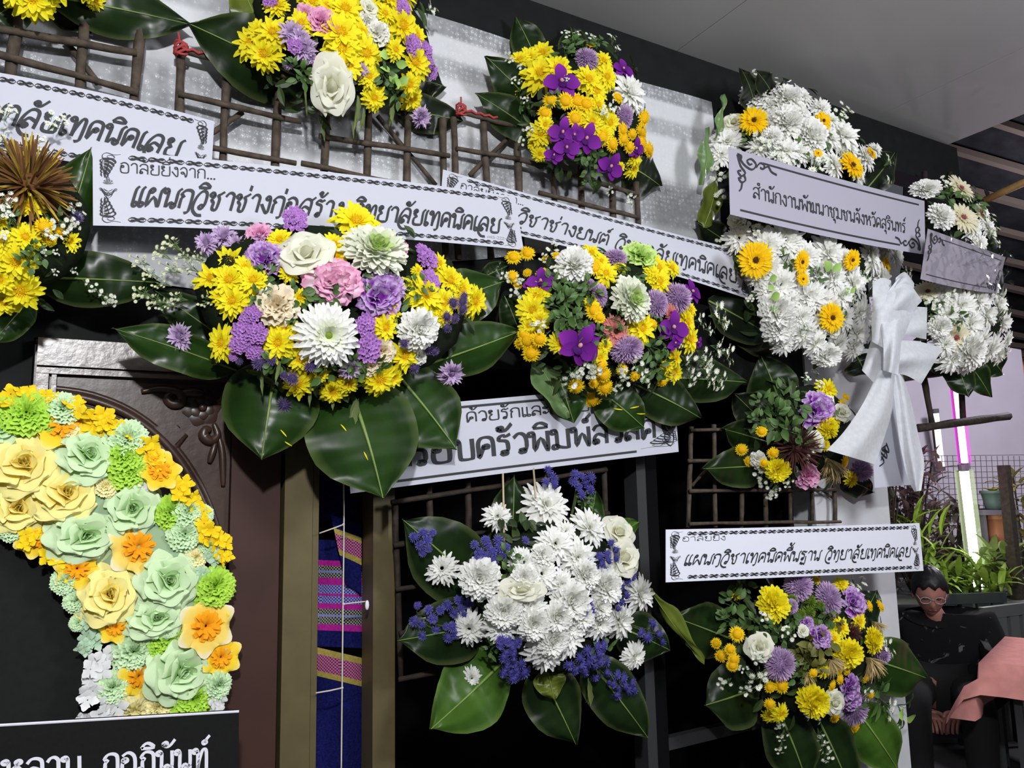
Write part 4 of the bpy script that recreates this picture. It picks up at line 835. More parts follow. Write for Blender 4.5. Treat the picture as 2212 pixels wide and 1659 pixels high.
MARK = {
 'ิ': [[(-.66, 1.18), (-.5, 1.4), (-.3, 1.42), (-.1, 1.2), (-.66, 1.18)]],
 'ี': [[(-.66, 1.18), (-.5, 1.4), (-.3, 1.42), (-.1, 1.2), (-.66, 1.18)], [(-.1, 1.2), (-.1, 1.58)]],
 'ื': [[(-.66, 1.18), (-.5, 1.4), (-.3, 1.42), (-.1, 1.2), (-.66, 1.18)], [(-.1, 1.2), (-.1, 1.58)], [(-.24, 1.36), (-.24, 1.58)]],
 'ั': [lo(-.42, 1.34, .09, 3.1, 1) + [(-.4, 1.22), (-.22, 1.24), (.02, 1.56)]],
 'ํ': [lo(-.16, 1.34, .1, 0, 1)],
 '่': [[(-.12, 1.52), (-.14, 1.2)]],
 '้': [lo(-.36, 1.42, .07, 0, 1) + [(-.34, 1.24), (-.2, 1.24), (.0, 1.52)]],
 '์': [lo(-.22, 1.32, .08, .6, 1) + [(-.14, 1.46), (.02, 1.66)]],
 'ุ': [lo(-.24, -.18, .07, 0, 1) + [(-.12, -.22), (-.12, -.5)]],
}
SW = {'ล': [(.5, -.36), (.2, -.34), (-.04, -.02), (.0, .5), (.2, .92), (.42, 1), (.58, .86), (.6, .5), (.56, .02)], 'ว': [(.48, -.34), (.2, -.32), (-.06, 0), (-.02, .55), (.16, .92), (.36, 1), (.5, .8), (.5, .3), (.42, .1)], 'ส': [(.5, -.36), (.2, -.34), (-.04, -.02), (.0, .5), (.2, .92), (.42, 1), (.58, .86), (.6, .5), (.56, .02)]}
def layout(text, slant=0, script=False):
    out = []; x = 0; tall = 0
    for ch in text:
        if ch == 'ำ':
            for s in MARK['ํ']: out.append([(px + x, py) for px, py in s])
            ch = 'า'
        if ch in MARK:
            dy = .42 if ch in '่้์' and tall else 0
            for s in MARK[ch]: out.append([(px + x, py + dy) for px, py in s])
            if ch in 'ิีืั': tall = 1
            continue
        tall = 0; w, st = G[ch]; x0 = x
        if script and ch in SW:
            x0 = x + .1; out.append([(px + x0, py) for px, py in SW[ch]])
            if ch != 'ว': st = st[:1] + st[2:]
            else: st = [lo(.34, .12, .1, 0, 1)]
            w += .12
        if script and ch in 'กท': st = [s[:-1] + [(s[-1][0], .1), (s[-1][0] - .04, -.18), (s[-1][0] - .22, -.26)] for s in st]
        if script and ch in 'เแ': st = [s[:-1] + [(s[-1][0] + .02, .85), (s[-1][0] + .14, 1.04)] for s in st]
        if script and ch in 'ยนผบมพ': st = [s[:-1] + [(s[-1][0], .85), (s[-1][0] + .16, 1.06)] for s in st]
        for s in st: out.append([(px + x0, py) for px, py in s])
        x += w
    return [[(px + py * slant, py) for px, py in s] for s in out], x
def ribbon(m, pts, wmin, wmax, nib, f, taper=False):
    P = crv([(p[0], p[1], 0) for p in pts], max(6, len(pts) * 3)); rows = []; n = len(P)
    for i, p in enumerate(P):
        t = P[min(i + 1, n - 1)] - P[max(i - 1, 0)]
        if t.length < 1e-7: continue
        t.normalize(); nm = Vector((-t.y, t.x, 0)); a = math.atan2(t.y, t.x); h = .5 * (wmin + (wmax - wmin) * abs(math.sin(a - nib)))
        if taper: h *= .25 + .75 * math.sin(PI * min(.98, max(.05, i / (n - 1))))
        q1, q2 = p + nm * h, p - nm * h; rows.append([m.add(f(q1.x, q1.y)), m.add(f(q2.x, q2.y))])
    m.grid(rows)

class Card:
    """a paper strip through six photo points on planes in front of the wall, gently bowed"""
    def __init__(s, tl, tm, tr, bl, bm, br, y0, y1, bow=.012):
        ym = (y0 + y1) / 2 - bow
        s.T = [at(*tl, y0), at(*tm, ym), at(*tr, y1)]; s.B = [at(*bl, y0), at(*bm, ym), at(*br, y1)]
        s.y0, s.y1, s.tl, s.tr = y0, y1, tl, tr
        lm = (s.T[1] - s.T[0]).length; lr = (s.T[2] - s.T[1]).length; s.mid = lm / (lm + lr)
        s.W = lm + lr; s.H = (s.T[1] - s.B[1]).length
    def q(s, P, u):
        k = s.mid; a, b, c = P
        return a * ((u - k) * (u - 1) / (k * 1)) + b * (u * (u - 1) / (k * (k - 1))) + c * (u * (u - k) / ((1 - k)))
    def p(s, u, v, off=0):
        t, b = s.q(s.T, u), s.q(s.B, u); w = b + (t - b) * v
        nx = (s.q(s.T, min(1, u + .02)) - s.q(s.T, max(0, u - .02))).cross(t - b).normalized()
        if nx.y > 0: nx = -nx
        return w + nx * off
    def frac(s, px):                     # share of the card's length at a photo column
        lo_, hi = -.2, 1.2
        for _ in range(40):
            m_ = (lo_ + hi) / 2; r = s.p(m_, .5) - CAM; x = 1106 + FPX * r.dot(R2) / r.dot(FW)
            if x < px: lo_ = m_
            else: hi = m_
        return lo_
def twist_border(m, card, u0, u1, v, h, n, dense=True):
    f = lambda x, y: card.p(x, y, .0012); asp = card.H / card.W
    for i in range(n):
        a, b = u0 + (u1 - u0) * i / n, u0 + (u1 - u0) * (i + 1) / n; w = (b - a) * .96
        F = lambda pts: [(a + w * x, (v + h * (y - .5)) * asp) for x, y in pts]
        g = lambda x, y: card.p(x, y / asp, .0012)
        t = h * asp
        for pts in ([(0, .5), (.14, .15), (.34, .2), (.5, .5), (.68, .85), (.86, .85), (1, .5)], [(.08, .3), (.3, .36), (.5, .56)], [(.5, .44), (.7, .64), (.92, .7)], [(.02, .55), (.16, .85), (.34, .8), (.5, .5)], [(.5, .5), (.66, .2), (.84, .15), (.98, .45)],
                    [(.16, .5), (.26, .38), (.4, .52)], [(.6, .48), (.74, .62), (.86, .5)], [(.3, .98), (.42, .72), (.56, .74)], [(.44, .26), (.58, .28), (.72, .02)]):
            ribbon(m, F(pts), t * .17, t * .34, .7, g, True)
def lotus(m, card, uc, vc, hu, hv):
    asp = card.H / card.W; g = lambda x, y: card.p(x, y / asp, .0012); s = hv * asp
    def R(pts, w=.07):
        for sg in (1, -1): ribbon(m, [(uc + sg * x * hu, (vc + y * hv) * asp) for x, y in pts], s * w * .5, s * w, .7, g, True)
    R([(0, -.5), (.3, -.38), (.45, -.2), (.2, -.24), (0, -.38)], .06); R([(0, -.36), (.4, -.22), (.7, .0), (.95, .02)], .09); R([(.0, -.18), (.4, -.1), (.75, .12), (1, .1)], .08); R([(0, -.05), (.3, .02), (.5, .12)], .06); R([(0, -.3), (.12, -.2), (0, -.1)], .06)
def lotus_top(m, card, uc, vc, hu, hv):
    asp = card.H / card.W; g = lambda x, y: card.p(x, y / asp, .0012); s = hv * asp
    def R(pts, w=.07):
        for sg in (1, -1): ribbon(m, [(uc + sg * x * hu, (vc + y * hv) * asp) for x, y in pts], s * w * .5, s * w, .7, g, True)
    R([(0, .5), (.1, .36), (.22, .22), (.1, .12), (0, .06)], .08); R([(0, .3), (.12, .2), (.05, .1)], .08); R([(.0, .04), (.35, .1), (.45, .22), (.6, .16)], .08); R([(0, -.02), (.4, .02), (.7, .08)], .08)
def flame_corner(m, card, u, v, du, dv):
    asp = card.H / card.W; g = lambda x, y: card.p(x, y / asp, .0012); s = abs(dv) * asp
    def R(pts, w=.05): ribbon(m, [(u + du * x, (v + dv * y) * asp) for x, y in pts], s * w * .4, s * w, .7, g, True)
    R([(1.1, .02), (.7, .06), (.3, .0), (.05, .1), (.1, .24), (.5, .26), (.75, .16), (.55, .08), (.3, .14), (.45, .2)], .04)
    for k in range(5):
        y = .22 + k * .13; q = 1 - k * .14
        R([(.12, y), (.55 * q, y + .01), (.8 * q, y + .13), (.62 * q, y + .24)], .1); R([(.1, y + .06), (.36 * q, y + .1), (.4 * q, y + .24)], .08); R([(.06, y + .02), (-.08 * q, y + .1), (.02, y + .2)], .07)
    R([(.1, .2), (.02, .5), (.16, .8), (.3, 1.05)], .06)
def curl_corner(m, card, u, v, du, dv):
    asp = card.H / card.W; g = lambda x, y: card.p(x, y / asp, .0012); s = abs(dv) * asp
    def R(pts, w=.1): ribbon(m, [(u + du * x, (v + dv * y) * asp) for x, y in pts], s * w * .5, s * w, .7, g, False)
    R([(.02, .0), (.2, .3), (.5, .42), (.66, .2), (.5, .04), (.34, .14), (.42, .26), (.52, .2)]); R([(.66, .3), (.8, .1), (.96, .12), (.92, .28), (.8, .26)]); R([(.9, .3), (1.1, .14), (1.22, .3), (1.42, .36)])
    R([(.0, .02), (.1, .4), (.26, .6), (.12, .76), (.0, .62), (.12, .56)]); R([(.2, .66), (.26, .86), (.12, .98), (.02, .86), (.12, .82)]); R([(.14, .98), (.1, 1.2), (.02, 1.32)]); R([(.0, .0), (.14, .04), (.1, .2)])
def card(name, label, pts, y0, y1, lines, style, ins=(.03, .035), nb=22, bow=.012, group=None, sheet='paper', vb=(.085, .915), tel=None):
    c = Card(*pts, y0, y1, bow); root = thing(name, label, 'card', c.p(.5, .5), group)
    m = MB(); R = []
    for j in range(5):
        R.append([m.add(c.p(i / 40, j / 4)) for i in range(41)])
    m.grid(R); k = MB(); part('paper_sheet', m, M[sheet], root, smooth=True)
    m = MB(); lt = MB(); sm = MB(); asp = c.H / c.W; g = lambda x, y: c.p(x, y / asp, .0012)
    if style == 'twist':
        u0, u1 = ins[0], 1 - ins[1]; twist_border(m, c, u0 + .035, u1 - .02, vb[0], .07, nb); twist_border(m, c, u0 + .035, u1 - .02, vb[1], .07, nb)
        for uu, sg in ((u0 - .014, 1), (u1 + .014, -1)):
            flame_corner(m, c, uu, .96, sg * .032, -.34); flame_corner(m, c, uu, .04, sg * .032, .34)
            lotus(m, c, uu + sg * .012, .46, .017, .2); lotus_top(lt, c, uu + sg * .012, .55, .014, .2)
    elif style == 'rules':
        for v in (ins[0], 1 - ins[0]):
            ribbon(m, [(ins[1] if v < .5 else ins[1] + .1, v * asp), (.5, v * asp), (1 - ins[1] - (.13 if v < .5 else 0), v * asp)], .006, .006, 0, g)
        ribbon(m, [(ins[1] + .01, (1 - ins[0]) * asp), (.3, (1 - ins[0]) * asp)], .006, .006, 0, g) if nb == 2 else None
        if nb == 1: curl_corner(m, c, .035, .93, .115, -.42); curl_corner(m, c, .965, .07, -.115, .42)
        else: flame_corner(m, c, .985, .1, -.05, .85); flame_corner(m, c, .988, .1, -.12, .22)
    if m.v: part('printed_border', m, M['ink'], root)
    if lt.v: part('grey_ornament', lt, M['inkgrey'], root)
    for ln in lines:
        m = MB(); txt, px0, px1, vb_, h, slant, pen = ln[:7]; script = len(ln) > 7
        st, wd = layout(txt, slant, script); u0, u1 = c.frac(px0), c.frac(px1); sc = (u1 - u0) / wd; hh = h * asp
        tgt = m
        for s in st: ribbon(tgt, [(u0 + x * sc, vb_ * asp + y * hh) for x, y in s], hh * pen[0], hh * pen[1], pen[2], g)
        part('lettering', m, M['ink'], root)
    if tel:
        m = MB(); st, wd = layout(tel[0]); u0, u1 = c.frac(tel[1]), c.frac(tel[2]); sc = (u1 - u0) / wd; hh = tel[4] * asp
        for s in st: ribbon(m, [(u0 + x * sc, tel[3] * asp + y * hh) for x, y in s], hh * .12, hh * .2, .4, g)
        part('small_print', m, M['inklight'], root)
    return c, root
CAL = (.1, .2, .75); RG = (.1, .13, .2)
VT = 'วิทยาลัยเทคนิคเลย'
M['paperlilac'] = mat('lilac_white_paper', srgb(168, 166, 180), rough=.65, spec=.2)
# top left
card('condolence_card', 'overexposed white card at the left edge with grey Thai script', [(-520, 90), (-30, 152), (463, 262), (-520, 280), (-30, 322), (454, 412)], -.10, -.10, [(VT, -130, 385, .34, .26, .3, CAL, 1)], 'twist', nb=22)
# behind the main card, centre right
card('condolence_card', 'white card partly behind the longest card, running down to the white spray', [(957, 366), (1290, 460), (1604, 542), (948, 474), (1290, 549), (1631, 651)], -.10, -.15,
     [('อาลัยยิ่งจาก...', 992, 1130, .70, .13, 0, RG), ('แผนกวิชาช่างยนต์ ' + VT, 1010, 1587, .27, .27, .25, CAL, 1)], 'twist', nb=24, bow=.02)
card('condolence_card', 'longest white card, in front, above the largest spray', [(200, 321), (660, 366), (1113, 425), (201, 487), (660, 503), (1131, 540)], -.16, -.16,
     [('อาลัยยิ่งจาก...', 258, 466, .71, .135, 0, RG), ('แผนกวิชาช่างก่อสร้าง ' + VT, 280, 1076, .27, .26, .25, CAL, 1)], 'twist', nb=24, tel=('043-222-093', 1048, 1104, .155, .045))
cc, cr_ = card('condolence_card', 'pale lilac card with scroll corners across the white gerbera spray', [(1573, 317), (1780, 377), (1997, 434), (1577, 463), (1785, 511), (1999, 550)], -.335, -.30,
     [('สำนักงานพัฒนาชุมชนจังหวัดสุรินทร์', 1625, 1956, .33, .17, 0, (.09, .15, .2))], 'rules', ins=(.1, .04), nb=1, bow=.015, sheet='paperlilac')
card('condolence_card', 'tilted glossy white card with bold lettering under the largest spray', [(742, 890), (1100, 858), (1456, 828), (757, 1066), (1115, 1019), (1466, 976)], -.12, -.12,
     [('ด้วยรักและอาลัย', 1010, 1278, .72, .13, 0, (.11, .2, .1)), ('ครอบครัวพิมพ์สวัสดิ์', 838, 1416, .24, .26, 0, (.12, .26, .1))], 'rules', ins=(.075, .03), nb=2, bow=.0)
card('condolence_card', 'white card lowest on the right, above the mixed spray on the pillar', [(1438, 1144), (1712, 1138), (1986, 1130), (1438, 1258), (1716, 1246), (1995, 1233)], -.26, -.24,
     [('อาลัยยิ่ง', 1473, 1569, .77, .085, 0, RG), ('แผนกวิชาเทคนิคพื้นฐาน ' + VT, 1475, 1965, .31, .19, .25, CAL, 1)], 'twist', nb=26, bow=.01, sheet='paperlit')
M['paperdim'] = mat('wrapped_grey_paper', srgb(150, 144, 156), rough=.5)
c7, r7 = card('condolence_card', 'dim grey card in clear film on the far pale spray', [(2004, 494), (2088, 524), (2172, 556), (1988, 603), (2070, 622), (2153, 634)], -.385, -.34, [], 'rules', ins=(.12, .05), nb=1, sheet='paperdim')
# crumpled clear film over that card
fm = bpy.data.materials.new('clear_film'); fm.use_nodes = True; M['film'] = fm; N = fm.node_tree.nodes; Lk = fm.node_tree.links; N.remove(N['Principled BSDF'])
t_, g_, x_, fr_, bp_, nz_, tc_n = [N.new(k) for k in ('ShaderNodeBsdfTransparent', 'ShaderNodeBsdfGlossy', 'ShaderNodeMixShader', 'ShaderNodeLayerWeight', 'ShaderNodeBump', 'ShaderNodeTexNoise', 'ShaderNodeTexCoord')]
g_.inputs['Roughness'].default_value = .04; fr_.inputs[0].default_value = .14; nz_.inputs['Scale'].default_value = 14; nz_.inputs['Detail'].default_value = 1; bp_.inputs['Distance'].default_value = .03
for a_, b_ in ((tc_n.outputs['Object'], nz_.inputs['Vector']), (nz_.outputs['Fac'], bp_.inputs['Height']), (bp_.outputs[0], g_.inputs['Normal']), (bp_.outputs[0], fr_.inputs['Normal']), (fr_.outputs['Fresnel'], x_.inputs[0]), (t_.outputs[0], x_.inputs[1]), (g_.outputs[0], x_.inputs[2]), (x_.outputs[0], N['Material Output'].inputs[0])): Lk.new(a_, b_)
m = MB(); R = []
for j in range(9): R.append([m.add(c7.p(-.06 + 1.1 * i / 12, -.05 + 1.12 * j / 8, .012 + RU(0, .022))) for i in range(13)])
m.grid(R); part('film_wrap', m, M['film'], r7)
c8, r8 = card('condolence_card', 'blank white card hanging upright behind the tails of the bow', [(1880, 850), (1920, 848), (1958, 846), (1889, 1054), (1934, 1050), (1979, 1047)], -.22, -.22, [], 'none', bow=.0)
m = MB(); g8 = lambda x, y: c8.p(x, y, .0012)
for pts in ([(.18, .28), (.3, .36), (.22, .4), (.36, .44)], [(.2, .36), (.34, .3), (.3, .42)], [(.14, .22), (.26, .26), (.2, .32)], [(.26, .4), (.4, .36), (.34, .46)]): ribbon(m, pts, .012, .03, .5, g8)
part('ink_squiggle', m, M['ink'], r8)

# black name board and dark photo board ------------------------------------
M['boardink'] = M['inkwhite']
sb = Card((-330, 1586), (90, 1562), (516, 1537), (-330, 1830), (90, 1800), (516, 1775), -.26, -.26, 0)
root = thing('name_board', 'black board with white Thai lettering at the bottom left corner', 'sign', sb.p(.5, .5))
m = MB(); R = []
a = [m.add(sb.p(u, v, 0)) for u, v in ((0, 0), (1, 0), (1, 1), (0, 1))]; b = [m.add(sb.p(u, v, -.02)) for u, v in ((0, 0), (1, 0), (1, 1), (0, 1))]
m.f += [tuple(a), tuple(reversed(b))] + [(a[i], b[i], b[(i + 1) % 4], a[(i + 1) % 4]) for i in range(4)]
part('board', m, M['board'], root)
m = MB(); m.tube([sb.p(0, 1, -.001), sb.p(1, 1, -.001)], .0028); part('white_edge', m, M['inkwhite'], root)
asp = sb.H / sb.W; g = lambda x, y: sb.p(x, y / asp, .0012)
for txt, p0, p1 in (('หลาบ', 4, 178), ('กอภินันท์', 222, 452)):
    m = MB(); st, wd = layout(txt); u0, u1 = sb.frac(p0), sb.frac(p1); sc = (u1 - u0) / wd; hh = .18 * asp
    for s in st: ribbon(m, [(u0 + x * sc, .5 * asp + y * hh) for x, y in s], hh * .12, hh * .2, .5, g)
    part('lettering', m, M['inkwhite'], root)
m = MB()
for x_ in (.15, .85):
    p = sb.p(x_, 0, -.01); m.box((p.x - .015, p.y - .012, 0), (p.x + .015, p.y + .012, p.z + .05))
part('stand_leg', m, M['board'], root)
m = MB(); P = [at(*q, -.04) for q in ((-330, 1100), (215, 1100), (215, 1600), (-330, 1600))]
m.prism([(p.x, p.z) for p in P], -.0425, -.0385); M["photoboard"] = mat('charcoal_board', srgb(28, 32, 30), rough=.8, spec=.15, noise=(60, .9, 1.1))
single('dark_board', m, M['photoboard'], 'plain charcoal board framed by the paper flower ring', 'board')

# ------------------------------------------------------------------ twig lattices
def lattice(label, y, V, H, D=(), rv=.011, rh=.008, m_='twig', ties=(), jit=.0016):
    allp = V + H; c = at(*allp[0][0], y); root = thing('twig_lattice', label, 'lattice', c)
    for lst, r, dy, nm in ((V, rv, 0, 'upright_stick'), (H, rh, -.016, 'cross_stick'), (list(D), rh * .9, .016, 'diagonal_stick')):
        for a, b in lst:
            A, B = at(*a, y + dy), at(*b, y + dy); n = 7; P = []
            for i in range(n): P.append(A + (B - A) * (i / (n - 1)) + Vector((RU(-jit, jit), RU(-jit, jit) * .5, RU(-jit, jit))))
            m = MB(); m.tube(P, [r * RU(.85, 1.15) for _ in P], n=7); part(nm, m, M[m_], root, smooth=True)
    for px, py, L in ties:
        m = MB(); p = at(px, py, y - .016); r = .016
        for k in range(5): m.tube([p + Vector((math.cos(t) * r, math.sin(t) * r * .9 - .0, math.sin(t + k) * r * .8 + (k - 2) * .003)) for t in [i * PI / 4 for i in range(9)]], .0035, n=5)
        if L:
            q = at(px + L, py + L * .24, y - .016); m.tube([p + (q - p) * (i / 8) + Vector((0, -.011, .003 * (-1) ** i)) for i in range(9)], .004, n=5)
        m.tube([p, p + Vector((-.01, -.02, .035))], .003, n=5); part('red_twine', m, M['twine'], root, smooth=True)
    return root
lattice('brown twig lattice in the top left corner above the leftmost card', -.065, [((38, 30), (8, 300)), ((183, 20), (160, 420)), ((306, 35), (268, 480)), ((-90, 30), (-130, 300))],
        [((-140, 80), (298, 199)), ((-90, 48), (296, 114)), ((-140, 250), (280, 350)), ((-140, 400), (270, 470))], [((138, 84), (214, 182)), ((40, 200), (150, 320))], rv=.0125, rh=.009)
lattice('brown twig lattice with red twine at its top left corner, under the lilac spray', -.065, [((391, 104), (380, 480)), ((492, 120), (470, 560)), ((602, 200), (580, 640)), ((706, 220), (690, 660)), ((797, 230), (785, 690)), ((882, 245), (868, 700)), ((957, 255), (962, 560))],
        [((384, 106), (650, 172)), ((386, 203), (650, 264)), ((690, 294), (972, 336)), ((380, 305), (640, 352)), ((650, 352), (970, 420)), ((375, 410), (965, 500))], [((452, 292), (524, 243)), ((815, 250), (942, 400)), ((620, 470), (560, 520))], ties=((391, 108, 95),))
lattice('brown twig lattice with red twine behind the yellow button spray', -.065, [((980, 255), (990, 560)), ((1043, 252), (1060, 560)), ((1116, 285), (1128, 560)), ((1193, 330), (1203, 580)), ((1254, 360), (1260, 600)), ((1322, 400), (1330, 620)), ((1374, 395), (1384, 640))],
        [((990, 241), (1110, 272)), ((1110, 272), (1370, 345)), ((985, 320), (1120, 343)), ((1120, 343), (1380, 420)), ((1165, 417), (1380, 470)), ((985, 470), (1385, 560))], [((1015, 378), (1108, 286))], ties=((996, 240, 75),))
lattice('thin weathered twig lattice against the dark room, left of the bow', -.045, [((1493, 922), (1487, 1140)), ((1542, 916), (1545, 1140)), ((1602, 930), (1602, 1140)), ((1652, 930), (1654, 1140)), ((1705, 930), (1708, 1135)), ((1754, 930), (1755, 1130)), ((1801, 940), (1804, 1130))],
        [((1491, 929), (1810, 925)), ((1487, 996), (1810, 990)), ((1489, 1060), (1810, 1058)), ((1489, 1131), (1816, 1127))], [((1495, 1050), (1540, 1000)), ((1766, 1052), (1802, 1078))], rv=.0085, rh=.0065)
lattice('dark twig lattice behind the white and blue spray', -.05, [((853, 1085), (866, 1468)), ((927, 1050), (935, 1440)), ((1010, 1040), (1018, 1430)), ((1095, 1030), (1100, 1400)), ((1190, 1020), (1196, 1380)), ((1305, 1008), (1318, 1380))],
        [((845, 1086), (1310, 1014)), ((850, 1178), (1315, 1110)), ((855, 1274), (1315, 1200)), ((862, 1370), (1318, 1290)), ((860, 1468), (1318, 1375))], rv=.009, rh=.0075, m_='twigdark')
lattice('dark lattice of square bars holding the far pale spray', -.06, [((1993, 800), (2014, 916)), ((2052, 372), (2080, 905)), ((1998, 372), (1996, 830))],
        [((1935, 818), (2040, 803)), ((1982, 925), (2178, 899)), ((1990, 620), (2150, 650))], rv=.013, rh=.018, m_='twigdark', jit=.001)
# the two pale sticks and hanging cord ---------------------------------------
for a, b, lab in (((1086, 1018), (1089, 1195), 'longer left stick of two below the tilted glossy card'), ((1152, 1010), (1157, 1075), 'shorter right stick of two below the tilted glossy card')):
    m = MB(); A, B = at(*a, -.115), at(*b, -.19); m.tube([A, (A + B) / 2 + Vector((.001, 0, 0)), B], .0032, n=6); single('pale_stick', m, M['twist'], lab, 'stick', smooth=True)
m = MB(); yc = -.035
m.tube(crv([at(742, 1010, yc), at(743, 1130, yc), at(741, 1300, yc), at(739, 1480, yc), at(737, 1680, yc)], 16), .0022, n=5)
for pts in ([(742, 1133), (718, 1142), (690, 1152)], [(742, 1305), (765, 1302), (792, 1299)], [(739, 1486), (712, 1492), (682, 1497)]): m.tube([at(*p, yc) for p in pts], .002, n=5)
for px, py in ((742, 1133), (742, 1305), (739, 1486)): m.blob(at(px, py, yc), .004, (1, 1, 1), 6, 4)
single('knotted_string', m, M['cord'], 'thin knotted white cord hanging in front of the striped cloth', 'cord', smooth=True)
m = MB(); p = at(793, 1307, yc - .005); m.blob(p, .011, (1, 1, 1), 8, 6, (.55, .3, 1.2)); single('white_tag', m, M['inkwhite'], 'small white oval tag at the end of a cord branch', 'tag', smooth=True)

# ------------------------------------------------------------------ woven cloths in the doorway
def weave(name, ca, cb, scale=420, chk=True):
    m = mat(name, ca, rough=.95, spec=.1, bump=.5, bscale=300); nt = m.node_tree; N = nt.nodes
    tc = N.new('ShaderNodeTexCoord'); v = N.new('ShaderNodeTexChecker' if chk else 'ShaderNodeTexNoise'); v.inputs['Scale'].default_value = scale
    mp = N.new('ShaderNodeMapping'); mp.inputs['Scale'].default_value = (1, .001, 1); nt.links.new(tc.outputs['Object'], mp.inputs[0]); nt.links.new(mp.outputs[0], v.inputs[0])
    if chk: v.inputs[1].default_value = (*ca, 1); v.inputs[2].default_value = (*cb, 1); nt.links.new(v.outputs[0], N['Principled BSDF'].inputs['Base Color'])
    return m
M['navy'] = mat('navy_wool', srgb(24, 27, 84), rough=.95, spec=.05, noise=(160, .6, 1.4), bump=.8, bscale=260)
M['mag'] = mat('magenta_wool', srgb(168, 36, 140), rough=.95, spec=.05, noise=(160, .8, 1.2), bump=.6, bscale=260)
M['yel'] = mat('mustard_wool', srgb(166, 150, 76), rough=.95, spec=.05, noise=(160, .8, 1.2), bump=.6, bscale=260)
M['dotk'] = weave('black_white_weave', srgb(20, 20, 26), srgb(150, 150, 140), 230); M['dotb'] = weave('blue_white_weave', srgb(48, 46, 130), srgb(150, 150, 200), 230); M['dotm'] = weave('magenta_white_weave', srgb(118, 26, 84), srgb(180, 118, 150), 230)
M['dotl'] = mat('pale_blue_wool', srgb(120, 128, 178), rough=.95, spec=.05)
def cloth(name, label, L, Rr, bands, y, ripple=.012):
    """L,Rr: photo x of the two sides at a row; bands: (y0,y1,material) down the left side with the right side shifted"""
    root = thing(name, label, 'cloth', at((L(bands[0][0]) + Rr(bands[0][0])) / 2, bands[0][0], y))
    for a, b, mm in bands:
        m = MB(); R = []
        for j in range(4):
            row = []
            for i in range(13):
                u = i / 12; yy = a + (b - a) * j / 3 + SL(u, a)
                row.append(m.add(at(L(yy) + (Rr(yy) - L(yy)) * u, yy, y + ripple * math.sin(u * 7 + yy * .004) + (0 if mm != 'navy' else .0012))))
            R.append(row)
        m.grid(R); part('woven_band' if mm != 'navy' else 'navy_field', m, M[mm], root, smooth=True)
    return root
SL = lambda u, a: (u * 26 if 1380 < a < 1530 else u * 4) if a > 1150 else u * 30
cloth('striped_cloth', 'navy woven cloth with magenta, mustard and dotted bands hanging in the doorway', lambda y: 676, lambda y: 786 - max(0, (1330 - y) * .05),
      [(1165, 1209, 'navy'), (1209, 1221, 'mag'), (1221, 1231, 'dotk'), (1231, 1236, 'dotl'), (1236, 1247, 'dotk'), (1247, 1262, 'mag'), (1262, 1281, 'dotb'), (1281, 1286, 'mag'), (1286, 1302, 'dotb'), (1302, 1314, 'mag'), (1314, 1326, 'dotk'), (1326, 1331, 'dotl'), (1331, 1347, 'dotk'), (1347, 1361, 'mag'), (1361, 1396, 'navy'), (1396, 1410, 'yel'), (1410, 1446, 'dotm'), (1446, 1458, 'yel'), (1458, 1720, 'navy')], .10)
SL = lambda u, a: u * 22
cloth('striped_cloth', 'small folded flap of navy cloth with mustard edged magenta band beside the cord', lambda y: 716 + (y - 1120) * .22, lambda y: 781, [(1112, 1140, 'navy'), (1140, 1152, 'yel'), (1152, 1186, 'dotm'), (1186, 1199, 'yel'), (1199, 1262, 'navy')], .07, .004)
m = MB()
for i in range(5): m.blob(at(705 + i * 10, 1075 + i * 9, .13), .055, (1, 1, 1), 10, 7, (.9, .6, 1.1), .06)
single('navy_bundle', m, M['navy'], 'fuzzy dark navy bundle hanging above the striped cloth', 'bundle', smooth=True)

# ------------------------------------------------------------------ white bow on the gerbera spray
bw = thing('ribbon_bow', 'large white non-woven fabric bow with long tails on the gerbera spray', 'bow', at(1930, 790, -.33))
def sheet(name, outline_l, outline_r, y, bulge, n=10, curl=0, ph=0):
    """a strip between two photo polylines, arched towards the viewer"""
    L = crv([(p[0], p[1], 0) for p in outline_l], n * 2); Q = crv([(p[0], p[1], 0) for p in outline_r], n * 2); m = MB(); R = []
    N_ = min(len(L), len(Q))
    for i in range(N_):
        a, b = L[i], Q[i]; t = i / (N_ - 1); row = []
        for j in range(9):
            u = j / 8; yy = y - bulge * math.sin(PI * u) * (.6 + .4 * math.sin(PI * t)) - .008 * math.sin(u * 9 + t * 4 + ph) + curl * (u - .5) * t
            row.append(m.add(at(a.x + (b.x - a.x) * u, a.y + (b.y - a.y) * u, yy)))
        R.append(row)
    m.grid(R); return part(name, m, M['nonwoven'], bw, smooth=True)
sheet('tail', [(1898, 800), (1865, 870), (1825, 930), (1786, 972)], [(1932, 800), (1928, 880), (1912, 940), (1890, 1003)], -.345, .03)
sheet('tail', [(1924, 800), (1934, 880), (1944, 960), (1960, 1030), (1975, 1062)], [(1948, 805), (1966, 860), (1984, 940), (1996, 1000), (1990, 1060)], -.31, .02, ph=1)
sheet('loop', [(1935, 735), (1985, 738), (2037, 752)], [(1930, 806), (1960, 812), (1990, 830)], -.33, .04, ph=2)
sheet('loop', [(1890, 690), (1880, 740), (1862, 800)], [(1925, 720), (1925, 770), (1898, 838)], -.32, .03, ph=3)
sheet('loop', [(1912, 612), (1885, 665), (1884, 738)], [(1975, 668), (1958, 715), (1932, 765)], -.36, .05, ph=4)
sheet('loop', [(1950, 660), (1975, 662), (2003, 664)], [(1948, 720), (1975, 728), (2001, 733)], -.325, .02, ph=5)
sheet('loop', [(1918, 630), (1945, 600), (1968, 615)], [(1930, 690), (1960, 680), (1992, 650)], -.37, .045, ph=1.5)
